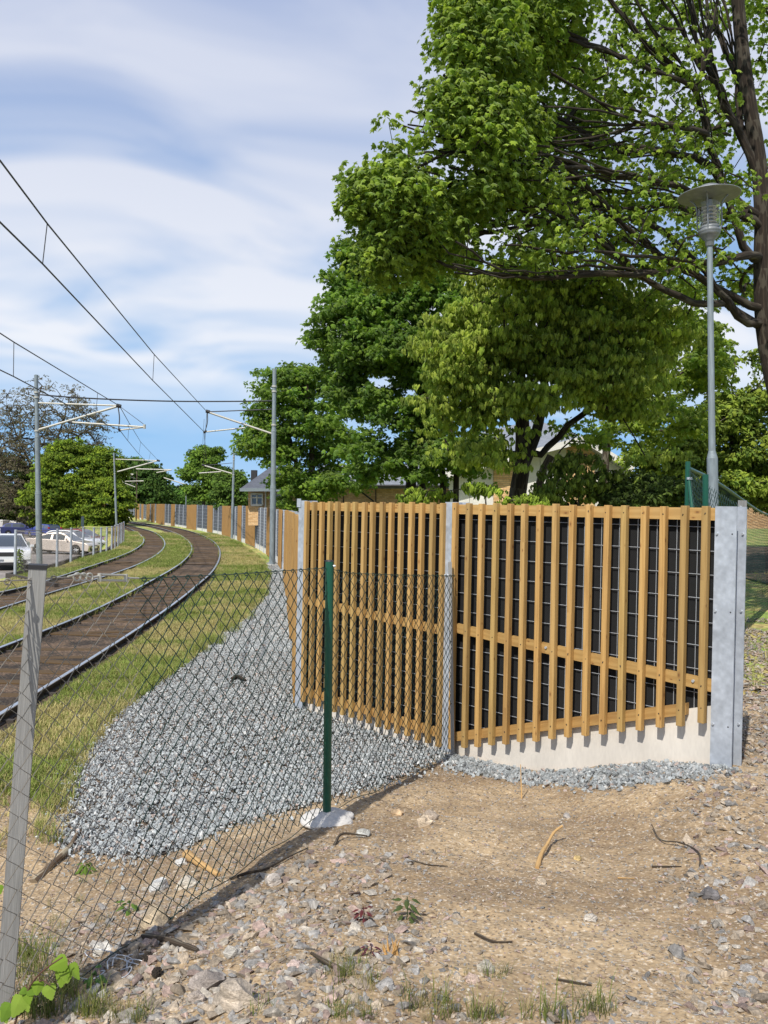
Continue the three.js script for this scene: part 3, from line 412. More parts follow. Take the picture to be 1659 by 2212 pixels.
surface('gravel_bed', sheet(160, 240, (u, v) => { const X = -5 + u * 6.2, D = 4.5 + v * v * 36; return [X, H(X, D) + (D < 9.6 ? rough(X, D) : 0) + 0.022, D, X / 1.2, D / 1.2]; }, (X, D) => inPoly(gravelPoly, X, D)), M.gravelBed);
function stoneGeo(seed, flatness) { const g = prep(new THREE.IcosahedronGeometry(1, 1)), p = g.attributes.position; for (let i = 0; i < p.count; i++) { const x = p.getX(i), y = p.getY(i), z = p.getZ(i), q = (n) => Math.round(n * 50); let k = 0.72 + 0.5 * hash(q(x) + 70, q(y) * 31 + q(z), seed); p.setXYZ(i, x * k, y * k * flatness, z * k * 0.85); } g.computeVertexNormals(); return g; }
function chipGeo(seed) { const r = RNG(seed * 101), pts = []; for (let i = 0; i < 9; i++) { const d = V(r() * 2 - 1, r() * 2 - 1, r() * 2 - 1).normalize().multiplyScalar(0.75 + 0.5 * r()); pts.push(V(d.x, d.y * 0.68, d.z * 0.84)); } const g = prep(new ConvexGeometry(pts)); g.setAttribute('uv', new THREE.Float32BufferAttribute(Array.from({ length: g.attributes.position.count * 2 }, (_, k) => g.attributes.position.array[Math.floor(k / 2) * 3 + (k % 2) * 2] * 0.5), 2)); return g; }
const chips = [1, 2, 3, 4, 5, 6].map(chipGeo), stoneMat = std({ map: noiseStone(), roughness: 0.95, color: lin(1, 1, 1) });
const dm = new THREE.Object3D(), EUL = new THREE.Euler();
function scatter(name, label, geo, mat, list, category) {        // list of {p, q | e, s, c}
  const m = new THREE.InstancedMesh(geo, mat, list.length); m.name = name;
  list.forEach((o, i) => { dm.position.copy(o.p); if (o.q) dm.quaternion.copy(o.q); else dm.rotation.set(...(o.e || [0, 0, 0])); o.s.length ? dm.scale.set(...o.s) : dm.scale.setScalar(o.s); dm.updateMatrix(); m.setMatrixAt(i, dm.matrix); if (o.c) m.setColorAt(i, o.c); });
  add(m); return m;
}
const greyStone = (r) => { const k = 0.55 + 0.42 * r(), h = r(); return h < 0.06 ? lin(k * 1.05, k * 0.86, k * 0.76) : h < 0.12 ? lin(k * 0.5, k * 0.53, k * 0.56) : h < 0.3 ? lin(k * 1.2, k * 1.22, k * 1.2) : lin(k * 0.90, k * 0.97, k * 0.99); };
const brownStone = (r) => { const k = 0.32 + 0.46 * r(), h = r(); return h < 0.16 ? lin(k * 1.05, k * 0.78, k * 0.66) : h < 0.42 ? lin(k * 0.90, k * 0.86, k * 0.80) : h < 0.55 ? lin(k * 1.2, k * 1.08, k * 0.90) : lin(k * 1.05, k * 0.86, k * 0.64); };
{
  const r = RNG(21), lists = chips.map(() => []); let n = 0;
  const drop = (X, D, s, lift, col) => { lists[Math.floor(r() * chips.length)].push({ p: V(X, H(X, D) + (D < 9.6 ? rough(X, D) : 0) + lift, -D), e: [r() * 6.3, r() * 6.3, r() * 6.3], s: [s * (0.8 + r() * 0.5), s * (0.7 + r() * 0.4), s * (0.8 + r() * 0.5)], c: col(r) }); n++; };
  for (let i = 0; i < 420000 && n < 140000; i++) { const X = -5 + r() * 6.2, D = 4.7 + Math.pow(r(), 1.35) * 34; if (!inPoly(gravelPoly, X + (r() - 0.5) * 1.1 * r() * r(), D + (r() - 0.5) * 1.5 * r() * r()) || X > bx(D) - 0.03) continue; if (D > 14 && r() > 14 / D) continue; drop(X, D, (0.0095 + 0.016 * r() * r() + 0.004 * r()) * (D > 14 ? 1.5 : 1), 0.02 + r() * 0.03, greyStone); }
  for (let i = 0, k = 0; i < 40000 && k < 4200; i++) { const X = 0.4 + r() * 2.7, D = 5.6 + r() * 3; if (!inPoly(kerbPoly, X + (r() - 0.5) * 0.5 * r(), D + (r() - 0.5) * 0.5 * r()) || X > bx(D) - 0.06) continue; drop(X, D, 0.014 + 0.017 * r(), 0.004 + r() * 0.03, (q) => { const c = greyStone(q).multiplyScalar(0.82); return c; }); k++; }
  lists.forEach((l, i) => stuff(scatter('gravel', null, chips[i], stoneMat, l), 'pale grey crushed stone gravel between the grass verge and the barrier', 'gravel'));
}
{ // rubble and pebbles in the bare soil
  const r = RNG(33), lists = chips.map(() => []); let n = 0;
  const drop = (X, D, s, sink) => { lists[Math.floor(r() * chips.length)].push({ p: V(X, H(X, D) + rough(X, D) + 0.012 + s * sink, -D), e: [r() * 0.8 - 0.4, r() * 6.3, r() * 0.8 - 0.4], s: [s * (0.8 + r() * 0.6), s * (0.55 + r() * 0.4), s * (0.75 + r() * 0.5)], c: brownStone(r) }); n++; };
  for (let i = 0; i < 200000; i++) {
    const D = 1.8 + Math.pow(r(), 1.4) * 8.5, X = -3.2 + r() * 7.4; if (Math.abs(X) > 0.5 * D + 0.4 || !inDirt(X, D) || inPoly(gravelPoly, X, D) || (X > bx(D) - 0.05 && X < bx(D) + 0.5)) continue;
    const d = fx(D) - X, lump = fbm(X * 1.6 + 4, D * 2.2, 3, 51);
    let w = 0.05 + 0.9 * S((lump - 0.46) / 0.16) * S((4.1 - D) / 1.3) + 1.1 * S((0.62 - Math.abs(d + 0.55)) / 0.3) * S((5.3 - D) / 0.6) + 1.5 * S((X - 0.335 * D + (lump - 0.5) * 1.2) / 0.35) + 0.5 * S((lump - 0.44) / 0.14) * S((4.4 - D) / 0.8) + (d > 0 ? 0.5 * S((0.6 - Math.abs(D - 4.5)) / 0.4) : 0) + 0.25 * S((lump - 0.5) / 0.1) * S((5 - D) / 1); w = Math.min(1, w);
    const left = S((0.15 - X) / 0.5) * S((4.6 - D) / 0.5); if (r() > w * (0.26 + 0.34 * left)) continue; const big = Math.pow(r(), 5); drop(X, D, 0.005 + 0.013 * r() * r() + 0.036 * big * w, 0.05);
  }
  for (let i = 0; i < 130000; i++) { const D = 1.9 + Math.pow(r(), 1.5) * 7, X = -3 + r() * 7; if (Math.abs(X) > 0.5 * D + 0.4 || !inDirt(X, D) || inPoly(gravelPoly, X, D)) continue; drop(X, D, 0.0025 + 0.010 * Math.pow(r(), 4), 0.12); }
  for (let i = 0; i < 26000; i++) { const D = 5 + r() * 11, X = 2.6 + r() * 6; if (X < bx(D) + 0.35 || Math.abs(X) > 0.5 * D + 0.4 || fbm(X * 0.6, D * 0.5, 2, 61) < 0.3 || D > 15.5) continue; drop(X, D, 0.012 + 0.022 * r(), 0.3); }
  lists.forEach((l, i) => stuff(scatter('rubble', null, chips[i], stoneMat, l), 'loose stones and pebbles strewn over the bare sandy soil', 'rubble'));
}

{ // straw, needles and twig bits lying about
  const r = RNG(77), list = []; const g = new THREE.CylinderGeometry(0.5, 0.35, 1, 4); g.rotateZ(Math.PI / 2);
  for (let i = 0; i < 9000; i++) { const D = 1.9 + Math.pow(r(), 1.3) * 6, X = -2.6 + r() * 5.6; if (Math.abs(X) > 0.5 * D + 0.3 || !inDirt(X, D) || inPoly(gravelPoly, X, D) || X > bx(D) - 0.1) continue; const w = 0.12 + 0.9 * S((0.5 - Math.abs(fx(D) - X + 0.2)) / 0.4) + 0.8 * S((3.1 - D) / 0.6); if (r() > w * 0.55) continue; const L = 0.015 + 0.07 * r() * r(), k = 0.5 + 0.8 * r(); list.push({ p: V(X, H(X, D) + rough(X, D) + 0.015, -D), e: [0, r() * 6.28, (r() - 0.5) * 0.35], s: [L, 0.0016 + 0.002 * r(), 0.0016 + 0.002 * r()], c: r() < 0.5 ? lin(0.30 * k, 0.21 * k, 0.11 * k) : lin(0.12 * k, 0.085 * k, 0.06 * k) }); }
  stuff(scatter('litter', null, g, std({ color: lin(1, 1, 1), roughness: 1 }), list), 'dry straw and bits of twig littering the soil along the mesh fence', 'litter');
}

// ---------- grass ----------
function bladeGeo(seed, n, h, spread, w) { const r = RNG(seed), pos = [], idx = []; for (let i = 0; i < n; i++) { const a = r() * 6.28, b = r() * 6.28, x = Math.cos(a) * spread * r(), z = Math.sin(a) * spread * r(), L = h * (0.5 + 0.6 * r()), bend = L * (0.25 + 0.6 * r()), dx = Math.cos(b), dz = Math.sin(b), k = pos.length / 3; pos.push(x - dz * w, 0, z + dx * w, x + dz * w, 0, z - dx * w, x + dx * bend * 0.3 - dz * w * 0.7, L * 0.6, z + dz * bend * 0.3 + dx * w * 0.7, x + dx * bend * 0.3 + dz * w * 0.7, L * 0.6, z + dz * bend * 0.3 - dx * w * 0.7, x + dx * bend, L * 0.95, z + dz * bend); idx.push(k, k + 1, k + 2, k + 1, k + 3, k + 2, k + 2, k + 3, k + 4); } const g = new THREE.BufferGeometry(); g.setAttribute('position', new THREE.Float32BufferAttribute(pos, 3)); g.setAttribute('uv', new THREE.BufferAttribute(new Float32Array(pos.length / 3 * 2), 2)); g.setIndex(idx); const q = g.toNonIndexed(); q.computeVertexNormals(); return q; }
const bladeMat = phys({ color: lin(1, 1, 1), roughness: 1, transmission: 0.3, thickness: 0, specularIntensity: 0.3 });
const grassCol = (r, dry) => { const k = 0.7 + 0.6 * r(); return r() < dry ? lin(0.47 * k, 0.41 * k, 0.18 * k) : lin(0.20 * k + 0.04 * r(), 0.275 * k, 0.06 * k); };
{
  const r = RNG(55), A = [], B = [], tall = []; const t1 = flat[0].filter((_, i) => i % 3 === 0); let tries = 0;
  while (A.length + B.length < 120000 && tries++ < 900000) {
    const D = 5.8 * Math.exp(r() * 2.5), X = mix(-0.5 * D - 1, bx(D), r()); if (D > 70 || X > bx(D) - 0.4 || X < lx(D) + 0.1) continue; if (inDirt(X, D) && (D < 5.9 || r() < 0.8 || X > fx(D) - 2.3)) continue; if (inPoly(gravelPoly, X, D)) continue; if (inPoly(bed1, X, D) || inPoly(bed2, X, D)) continue;
    const n = fbm(X * 0.55 + 7, D * 0.55, 4, 82), dry = clamp(S((n - 0.42) / 0.22), 0.12, 0.85); if (n > 0.62 && r() < 0.6) continue; if (D < 11 && r() < 0.65 * S((n - 0.36) / 0.12)) continue; if (D < 30 && (segDist(t1, X, D) < 0.22)) continue;
    const near = D < 14; (r() < 0.5 ? A : B).push({ p: V(X, H(X, D), -D), e: [0, r() * 6.28, 0], s: (0.7 + 0.7 * r()) * (1 + D / 60) * (n < 0.4 ? 1.25 : 1), c: grassCol(r, dry) }); void near;
  }
  const g1 = bladeGeo(1, 9, 0.055, 0.05, 0.0035), g2 = bladeGeo(2, 9, 0.07, 0.06, 0.003), g3 = bladeGeo(3, 14, 0.22, 0.06, 0.003);
  stuff(scatter('grass', null, g1, bladeMat, A), 'short mown grass with dry yellow patches beside the tram tracks', 'grass'); stuff(scatter('grass', null, g2, bladeMat, B), 'short mown grass with dry yellow patches beside the tram tracks', 'grass');
  for (let i = 0; i < gravelPx.length - 2; i++) for (let k = 0; k < 70; k++) { const t = r(), X = mix(gravelPx[i][0], gravelPx[i + 1][0], t) - 0.03 - r() * 0.22, D = mix(gravelPx[i][1], gravelPx[i + 1][1], t); if (D < 5.6 || fbm(X * 1.7, D * 1.2, 2, 4) < 0.45) continue; tall.push({ p: V(X, H(X, D), -D), e: [0, r() * 6.28, 0], s: 0.5 + 0.6 * r(), c: grassCol(r, 0.35) }); }
  for (const [x, y, n] of [[505, 1372, 60], [475, 1400, 50], [535, 1345, 40], [550, 1320, 25], [345, 1452, 20], [300, 1490, 12], [440, 1415, 30]]) for (let k = 0; k < n; k++) { const p = onGround(x + (r() - 0.5) * 44 - 12, y + (r() - 0.5) * 16 - 8); tall.push({ p: p.setY(H(p.x, -p.z)), e: [0, r() * 6.28, 0], s: 0.6 + 0.6 * r(), c: grassCol(r, 0.15) }); }
  for (const [x, y, n, s] of [[60, 2080, 12, 1.0], [40, 2120, 10, 1.1], [100, 2000, 5, 0.7], [130, 1960, 4, 0.6], [190, 1905, 5, 0.6], [120, 2160, 20, 0.8], [200, 2190, 22, 0.8], [70, 2195, 22, 0.9], [270, 2200, 12, 0.6], [740, 2115, 12, 0.6], [715, 2085, 6, 0.5], [770, 2150, 7, 0.6], [928, 2180, 9, 0.8], [945, 2200, 7, 0.7], [760, 2200, 9, 0.7], [1280, 2190, 4, 0.8], [1265, 2205, 4, 0.7], [1210, 2205, 3, 0.8], [1150, 2205, 3, 0.9], [1060, 2205, 10, 0.7], [1050, 2120, 6, 0.5], [250, 2010, 4, 0.5], [560, 2200, 8, 0.6]]) for (let k = 0; k < n; k++) { const p = onGround(x + (r() - 0.5) * 96, y + (r() - 0.5) * 30); tall.push({ p: p.setY(H(p.x, -p.z) + rough(p.x, -p.z)), e: [0, r() * 6.28, 0], s: (0.35 + 0.5 * r()) * s, c: grassCol(r, 0.3).multiplyScalar(0.62) }); }
  for (let i = 0; i < 2500; i++) { const D = 9 + r() * 30, X = bx(D) + 2 + r() * 14; if (Math.abs(X) > 0.52 * D || X < 3) continue; tall.push({ p: V(X, H(X, D), -D), e: [0, r() * 6.28, 0], s: 0.5 + r() * 0.6, c: grassCol(r, 0.4) }); }
  stuff(scatter('long_grass', null, g3, bladeMat, tall), 'longer grass tufts along the gravel edge and at the fence foot', 'grass');
}

// ---------- overhead line: masts, brackets and wires ----------
function mast(name, label, bx_, by, D, tx, ty, arms, group, timber) {
  const b = at(bx_, by, D), t = at(tx, ty, D), o = thing(name, label, timber ? 'pole' : 'mast', b.clone(), group), q = (k) => b.clone().lerp(t, k), h = t.y - b.y, r0 = h * (timber ? 0.014 : 0.0148), mat = timber ? M.barkPale : M.mast;
  b.y -= 0.25;
  if (timber) mesh('pole', bar(b, t, r0, r0 * 0.8, 12), mat, o);
  else { mesh('lower_tube', bar(b, q(0.42), r0, r0, 20), mat, o); mesh('middle_tube', bar(q(0.42), q(0.70), r0 * 0.84, r0 * 0.84, 20), mat, o); mesh('upper_tube', bar(q(0.70), t, r0 * 0.68, r0 * 0.66, 20), mat, o); mesh('collar', [bar(q(0.41), q(0.428), r0 * 1.05, r0 * 0.9, 20)], mat, o); mesh('collar', [bar(q(0.69), q(0.708), r0 * 0.92, r0 * 0.72, 20)], mat, o); const f = b.clone(); mesh('foundation', new THREE.CylinderGeometry(r0 * 2.2, r0 * 2.4, 0.5, 20).translate(f.x, f.y + 0.06, f.z), M.footing, o);
    for (const k of [0.72, 0.885, 0.91]) mesh('clamp_band', bar(q(k), q(k + 0.008), r0 * 0.9, r0 * 0.9, 16), M.steel, o); }
  for (const [kind, x0, y0, x1, y1, rad, dz] of arms) { const a = at(x0, y0, D), c = at(x1, y1, D - (dz || 0)); mesh(kind, kind === 'hanger_cable' ? tube(smooth([a, a.clone().lerp(c, 0.5).add(V(h * 0.006, 0, 0)), c], 8), rad, 5) : bar(a, c, rad, rad, 8), kind === 'insulator' ? M.dark : kind === 'hanger_cable' || kind === 'stay_wire' ? M.cable : M.steel, o); }
  return o;
}
const MG = 'steel masts carrying the overhead line';
mast('overhead_line_mast', 'tall grey steel mast standing in the gravel beside the noise barrier', 588, 1222, 34.7, 593, 797, [['stay_wire', 590, 884, 449, 889.5, 0.022], ['strut', 588, 937, 447, 889.5, 0.042], ['registration_arm', 529, 924, 443, 933, 0.03], ['hanger_cable', 448, 891, 443, 932, 0.02], ['insulator', 453, 890, 445, 888, 0.07], ['insulator', 446, 930, 440, 935, 0.05]], MG);
mast('overhead_line_mast', 'grey steel mast in front of the car park, nearest on the left', 86, 1232, 30, 78, 810, [['top_tube', 80, 870.5, 256, 876.2, 0.032], ['strut', 84, 928, 258, 876.6, 0.042], ['registration_arm', 153, 912, 312, 922.6, 0.036], ['drop_bracket', 312, 917, 312, 926, 0.05], ['steady_arm', 312, 923, 259, 929, 0.026], ['hanger_cable', 255, 879, 256, 928, 0.022], ['insulator', 252, 875.5, 261, 878, 0.07], ['insulator', 149, 910, 156, 914, 0.055], ['insulator', 257, 926, 259, 932, 0.05]], MG);
mast('overhead_line_mast', 'second grey mast along the barrier, in front of the small bushy tree', 501, 1165, 61, 505.5, 970, [['stay_wire', 502, 1000, 439, 1006, 0.02], ['strut', 501, 1023, 439, 1005, 0.05], ['registration_arm', 430, 1022, 477, 1019, 0.04], ['insulator', 442, 1006, 436, 1004, 0.08]], MG);
mast('overhead_line_mast', 'leaning grey mast at the far end of the car park fence', 252, 1138, 86, 246, 978, [['top_tube', 250, 992, 342, 995, 0.05], ['strut', 254, 1019, 342, 995, 0.07], ['registration_arm', 294, 1013, 371, 1015, 0.06], ['steady_arm', 371, 1015, 338, 1021, 0.05], ['insulator', 339, 994, 345, 996, 0.1]], MG);
mast('overhead_line_mast', 'slim far mast just left of the leaning one', 236, 1127, 112, 233.5, 1014, [['top_tube', 234, 1025, 288, 1024, 0.06], ['strut', 236, 1040, 288, 1025, 0.07], ['registration_arm', 225, 1041, 300, 1039, 0.06], ['steady_arm', 262, 1041, 292, 1052, 0.06]], MG);
mast('overhead_line_mast', 'third grey mast beside the barrier, below the distant hill', 400, 1139.5, 88, 403, 1044, [['strut', 402, 1047, 354, 1032, 0.06], ['stay_wire', 402, 1047, 354, 1032, 0.02]], MG);
mast('wooden_pole', 'old brown timber pole in front of the far end of the barrier', 294, 1125, 118, 296, 1018, [['cross_arm', 276, 1040, 310, 1039, 0.08], ['stay_wire', 296, 1036, 272, 1026, 0.05], ['stay_wire', 296, 1039, 268, 1052, 0.05]], undefined, true);
{
  const wire = (name, label, pts, r, drops, cat) => { const o = thing(name, label, cat || 'overhead wire', pts[0].clone()); mesh('wire', tube(pts, r, 5, 1, false), M.cable, o); for (const [a, b] of drops || []) mesh('dropper', bar(a, b, r * 0.6, r * 0.6, 4), M.cable, o); return o; };
  const cw = (x, y, lv = 5.58) => onLevel(x, y, lv);
  const c1 = [cw(-120, 355), cw(0, 480), cw(92, 570), cw(330, 822), at(441, 933, 34.7), at(447, 1010, 61), at(436, 1022, 62)];
  wire('contact_wire', 'lower of the two wires running to the bracket of the gravel side mast', c1, 0.012);
  const m1 = [at(-120, 232, 7.9), at(0, 347, -c1[1].z), at(102, 483, -c1[2].z), at(333, 765.7, -c1[3].z), at(447, 889.5, 34.7), at(439, 1005, 61)];
  wire('messenger_wire', 'upper wire with thin droppers above the right hand tram track', m1, 0.012, [[m1[2], c1[2]], [m1[3], c1[3]], [at(441, 905, 36), at(438, 960, 36)]]);
  const c2 = [at(-60, 765, 14), at(0, 799, 17), at(29, 813, 17.9), at(206, 906.7, 26.5), at(258, 928.5, 30), at(276, 952, 40), at(300, 981, 55), at(338, 1021, 86)];
  wire('contact_wire', 'lower of the two wires passing the car park mast', c2, 0.014);
  const m2 = [at(-60, 684, 14), at(0, 719.6, 17), at(30, 739, 17.9), at(120, 793.5, 22), at(211, 848.6, 26.5), at(258, 876.6, 30), at(279, 914, 40), at(304, 955, 55), at(342, 995, 86)];
  wire('messenger_wire', 'upper wire with thin droppers above the left hand tram track', m2, 0.014, [[m2[2], c2[2]], [m2[4], c2[3]], [m2[6], c2[5]], [m2[7], c2[6]], [at(325, 977, 70), at(320, 1003, 70)]]);
  wire('feeder_cable', 'black cable slung across both tracks between the two nearest masts', smooth([at(76, 851.6, 30), at(105, 854, 30), at(118, 855.5, 30.2), at(215, 861.5, 31.2), at(374, 866.7, 33), at(500, 867, 34), at(592, 865.8, 34.7)], 30), 0.028);
  wire('back_stay', 'thin slack line from the left bracket to its steady arm', [at(259, 878, 30), at(310, 916, 30)], 0.01);
}

// ---------- trees ----------
function leafGeo(outline, fold, droop) {                         // leaf from the origin along +x, blade in the xz plane
  const pos = [], idx = []; pos.push(0.4, 0.02, 0); for (const [a, b] of outline) pos.push(b, -fold * Math.abs(a) - droop * b * b, a); const n = outline.length; for (let i = 0; i < n; i++) idx.push(0, 1 + i, 1 + (i + 1) % n);
  const g = new THREE.BufferGeometry(); g.setAttribute('position', new THREE.Float32BufferAttribute(pos, 3)); g.setAttribute('uv', new THREE.BufferAttribute(new Float32Array((n + 1) * 2), 2)); g.setIndex(idx); const q = g.toNonIndexed(); q.computeVertexNormals(); return q;
}
const mapleLeaf = leafGeo([[0, 0], [0.3, 0.04], [0.52, 0.3], [0.33, 0.38], [0.46, 0.72], [0.17, 0.62], [0, 1.02], [-0.17, 0.62], [-0.46, 0.72], [-0.33, 0.38], [-0.52, 0.3], [-0.3, 0.04]], 0.3, 0.25);
const ovalLeaf = leafGeo([[0, 0], [0.2, 0.22], [0.24, 0.5], [0.13, 0.8], [0, 1.05], [-0.13, 0.8], [-0.24, 0.5], [-0.2, 0.22]], 0.45, 0.45);
function spray(leaf, seed, n, R, hang) { const r = RNG(seed), g = []; for (let i = 0; i < n; i++) { const q = leaf.clone(), s = 0.75 + 0.5 * r(); q.scale(s, s, s); q.rotateX((r() - 0.5) * 1.1); q.rotateZ(-hang - (r() - 0.5) * 0.9); q.rotateY(i * 2.4 + r() * 1.2); q.translate((r() - 0.5) * R, (r() - 0.5) * R * 0.6, (r() - 0.5) * R); g.push(q); } return merge(g); }
const LEAF = { maple: [mapleLeaf, spray(mapleLeaf, 5, 2, 0.9, 0.5)], mapleSpray: [spray(mapleLeaf, 1, 5, 1.5, 0.45), spray(mapleLeaf, 2, 5, 1.7, 0.55)], cherry: [spray(ovalLeaf, 3, 6, 0.8, 0.95), spray(ovalLeaf, 4, 5, 0.9, 1.0)], mass: [spray(mapleLeaf, 6, 7, 2.4, 0.4), spray(ovalLeaf, 7, 8, 2.2, 0.4)] };
const leafMat = (c, t = 0.58) => phys({ color: c, roughness: 1, transmission: t, thickness: 0, specularIntensity: 0.35 });
const leafWhite = leafMat(lin(1, 1, 1)), leafDense = leafMat(lin(1, 1, 1), 0.3);
function tree(o) {                                               // o: name, label, category, group, trunks [[points, r0, r1]], limbs [[points]], blobs [{c, r, n}], leaf, size, per, spread, c1, c2
  const rnd = RNG(o.seed), nodes = []; const base = o.trunks[0][0][0].clone();
  const addNode = (p, par, fixed) => { nodes.push({ p, par, w: 0, r: fixed || 0, kids: 0, top: par < 0 || fixed ? -1 : nodes[par].top < 0 ? nodes.length : nodes[par].top }); return nodes.length - 1; };
  const nearest = (p, bias) => { let b = 0, d = 1e9; for (let i = 0; i < nodes.length; i++) { const q = nodes[i].p, e = q.distanceTo(p) + (bias ? 0.35 * Math.max(0, q.y - p.y) : 0); if (e < d) { d = e; b = i; } } return b; };
  o.trunks.forEach(([pts, r0, r1], ti) => { const n = Math.max(6, Math.round(pts[0].distanceTo(pts[pts.length - 1]) / 0.35)), s = smooth(pts, n); let last = ti && o.fork ? nearest(s[0]) : -1; s.forEach((p, i) => { last = addNode(p, last, mix(r0, r1, i / n)); nodes[last].trunk = ti; }); });
  const extra = []; for (const [pts, w] of o.limbs || []) if (o.fan && pts.length > 3) for (let k = 0; k < o.fan; k++) { const i0 = 1 + Math.floor(rnd() * (pts.length - 3)), dy = (rnd() - 0.45) * 1.1, dz = (rnd() - 0.5) * 1.4, q = pts.slice(i0).map((p, i, a) => { const t = i / (a.length - 1); return V(p.x + (rnd() - 0.5) * 0.15 * t, p.y + dy * t + (rnd() - 0.5) * 0.2 * t, p.z + dz * t); }); if (q.length > 2) extra.push([q.slice(0, 2 + Math.ceil(rnd() * (q.length - 2))), 4 + rnd() * 9]); }
  for (const [pts, w] of [...(o.limbs || []), ...extra]) { const L = pts.reduce((a, p, i) => a + (i ? p.distanceTo(pts[i - 1]) : 0), 0), s = smooth(pts, Math.max(6, Math.round(L / 0.3))); let last = nearest(s[0]); s.forEach((p, i) => { const j = V((rnd() - 0.5), (rnd() - 0.5), (rnd() - 0.5)).multiplyScalar(0.06); last = addNode(p.clone().add(j), last); if (i === s.length - 1) nodes[last].w += w || 6; }); }
  const clumps = []; for (const b of o.blobs) for (let i = 0; i < b.n; i++) { const d = V(rnd() * 2 - 1, rnd() * 2 - 1, rnd() * 2 - 1); if (d.length() > 1) { i--; continue; } const k = Math.pow(d.length(), b.shell || 0.6) / Math.max(d.length(), 1e-3); d.multiplyScalar(k); const p = V(b.c.x + d.x * b.r.x, b.c.y + d.y * b.r.y, b.c.z + d.z * b.r.z), gs = o.gap || 0.75; if (vnoise(p.x * gs + p.z * 0.53 + 31, p.y * gs * 1.5 - p.z * 0.4 + 17, o.seed) * 0.65 + vnoise(p.x * gs * 2.2 - p.z, p.y * gs * 3, o.seed + 5) * 0.35 < (b.open ?? o.open ?? 0.40)) continue; clumps.push({ p, k: b.k || 1, d0: 0 }); }
  for (const c of clumps) c.d0 = nodes[nearest(c.p)].p.distanceTo(c.p);
  clumps.sort((a, b) => a.d0 - b.d0);
  for (const c of clumps) {
    let last = nearest(c.p, true); const a = nodes[last].p, d = a.distanceTo(c.p), n = Math.max(1, Math.round(d / (o.seg || 0.45))), up = V((rnd() - 0.5) * 0.5, (o.arch ?? 0.25) * (rnd() + 0.2), (rnd() - 0.5) * 0.5).multiplyScalar(d * 0.35), start = a.clone();
    for (let i = 1; i <= n; i++) { const t = i / n, p = start.clone().lerp(c.p, t).addScaledVector(up, Math.sin(t * Math.PI)).add(V((rnd() - 0.5), (rnd() - 0.5), (rnd() - 0.5)).multiplyScalar(i < n ? 0.05 * d : 0)); last = addNode(p, last); } nodes[last].w += 1; c.node = last;
  }
  for (let i = nodes.length - 1; i >= 0; i--) if (nodes[i].par >= 0) { nodes[nodes[i].par].w += nodes[i].w; nodes[nodes[i].par].kids++; }
  for (const q of nodes) { const pr = (o.twig || 0.006) * Math.pow(Math.max(q.w, 1), o.pow || 0.46); q.r = q.trunk !== undefined ? q.r : Math.min(pr, o.limbMax || 1); }
  for (const q of nodes) if (q.par >= 0 && q.trunk === undefined) q.r = Math.min(q.r, nodes[q.par].r * 0.95);
  const root = thing(o.name, o.label, 'tree', base, o.group), trunkG = [], limbG = new Map(), done = new Set();
  const order = nodes.map((_, i) => i).sort((a, b) => nodes[b].w - nodes[a].w || a - b), childBest = new Map();
  for (const i of order) { const p = nodes[i].par; if (p >= 0 && !childBest.has(p) && (nodes[p].trunk === undefined) === (nodes[i].trunk === undefined) && (nodes[i].trunk === nodes[p].trunk)) childBest.set(p, i); }
  const starts = order.filter((i) => nodes[i].par < 0 || childBest.get(nodes[i].par) !== i);
  for (const s of starts) { const ch = []; if (nodes[s].par >= 0) ch.push(nodes[s].par); let i = s; while (i !== undefined) { ch.push(i); i = childBest.get(i); } if (ch.length < 2) continue; const rr = ch.map((k) => nodes[k].r); if (nodes[s].par >= 0) rr[0] = rr[1]; const big = rr[0], seg = big > 0.09 ? 12 : big > 0.03 ? 7 : big > 0.012 ? 5 : 3; const g = tube(ch.map((k) => nodes[k].p), rr, seg, Math.max(1, Math.round(big * 8)), false);
    if (nodes[s].trunk !== undefined) trunkG.push([nodes[s].trunk, g]); else { const key = nodes[s].top; if (!limbG.has(key)) limbG.set(key, { w: 0, g: [] }); const e = limbG.get(key); e.w = Math.max(e.w, nodes[s].w); e.g.push(g); } done.add(s); }
  const bark = o.bark || M.bark; for (const [, g] of trunkG) mesh('trunk', g, bark, root);
  const limbs = [...limbG.values()].sort((a, b) => b.w - a.w), keep = o.limbParts ?? 5; limbs.slice(0, keep).forEach((l) => mesh('limb', l.g, bark, root)); if (limbs.length > keep) stuff(mesh('twigs', limbs.slice(keep).flatMap((l) => l.g), bark, root));
  const kinds = LEAF[o.leaf], lists = kinds.map(() => []), bx3 = new THREE.Matrix4(), q1 = V(0, 0, 0), q2 = V(0, 0, 0), q3 = V(0, 0, 0);
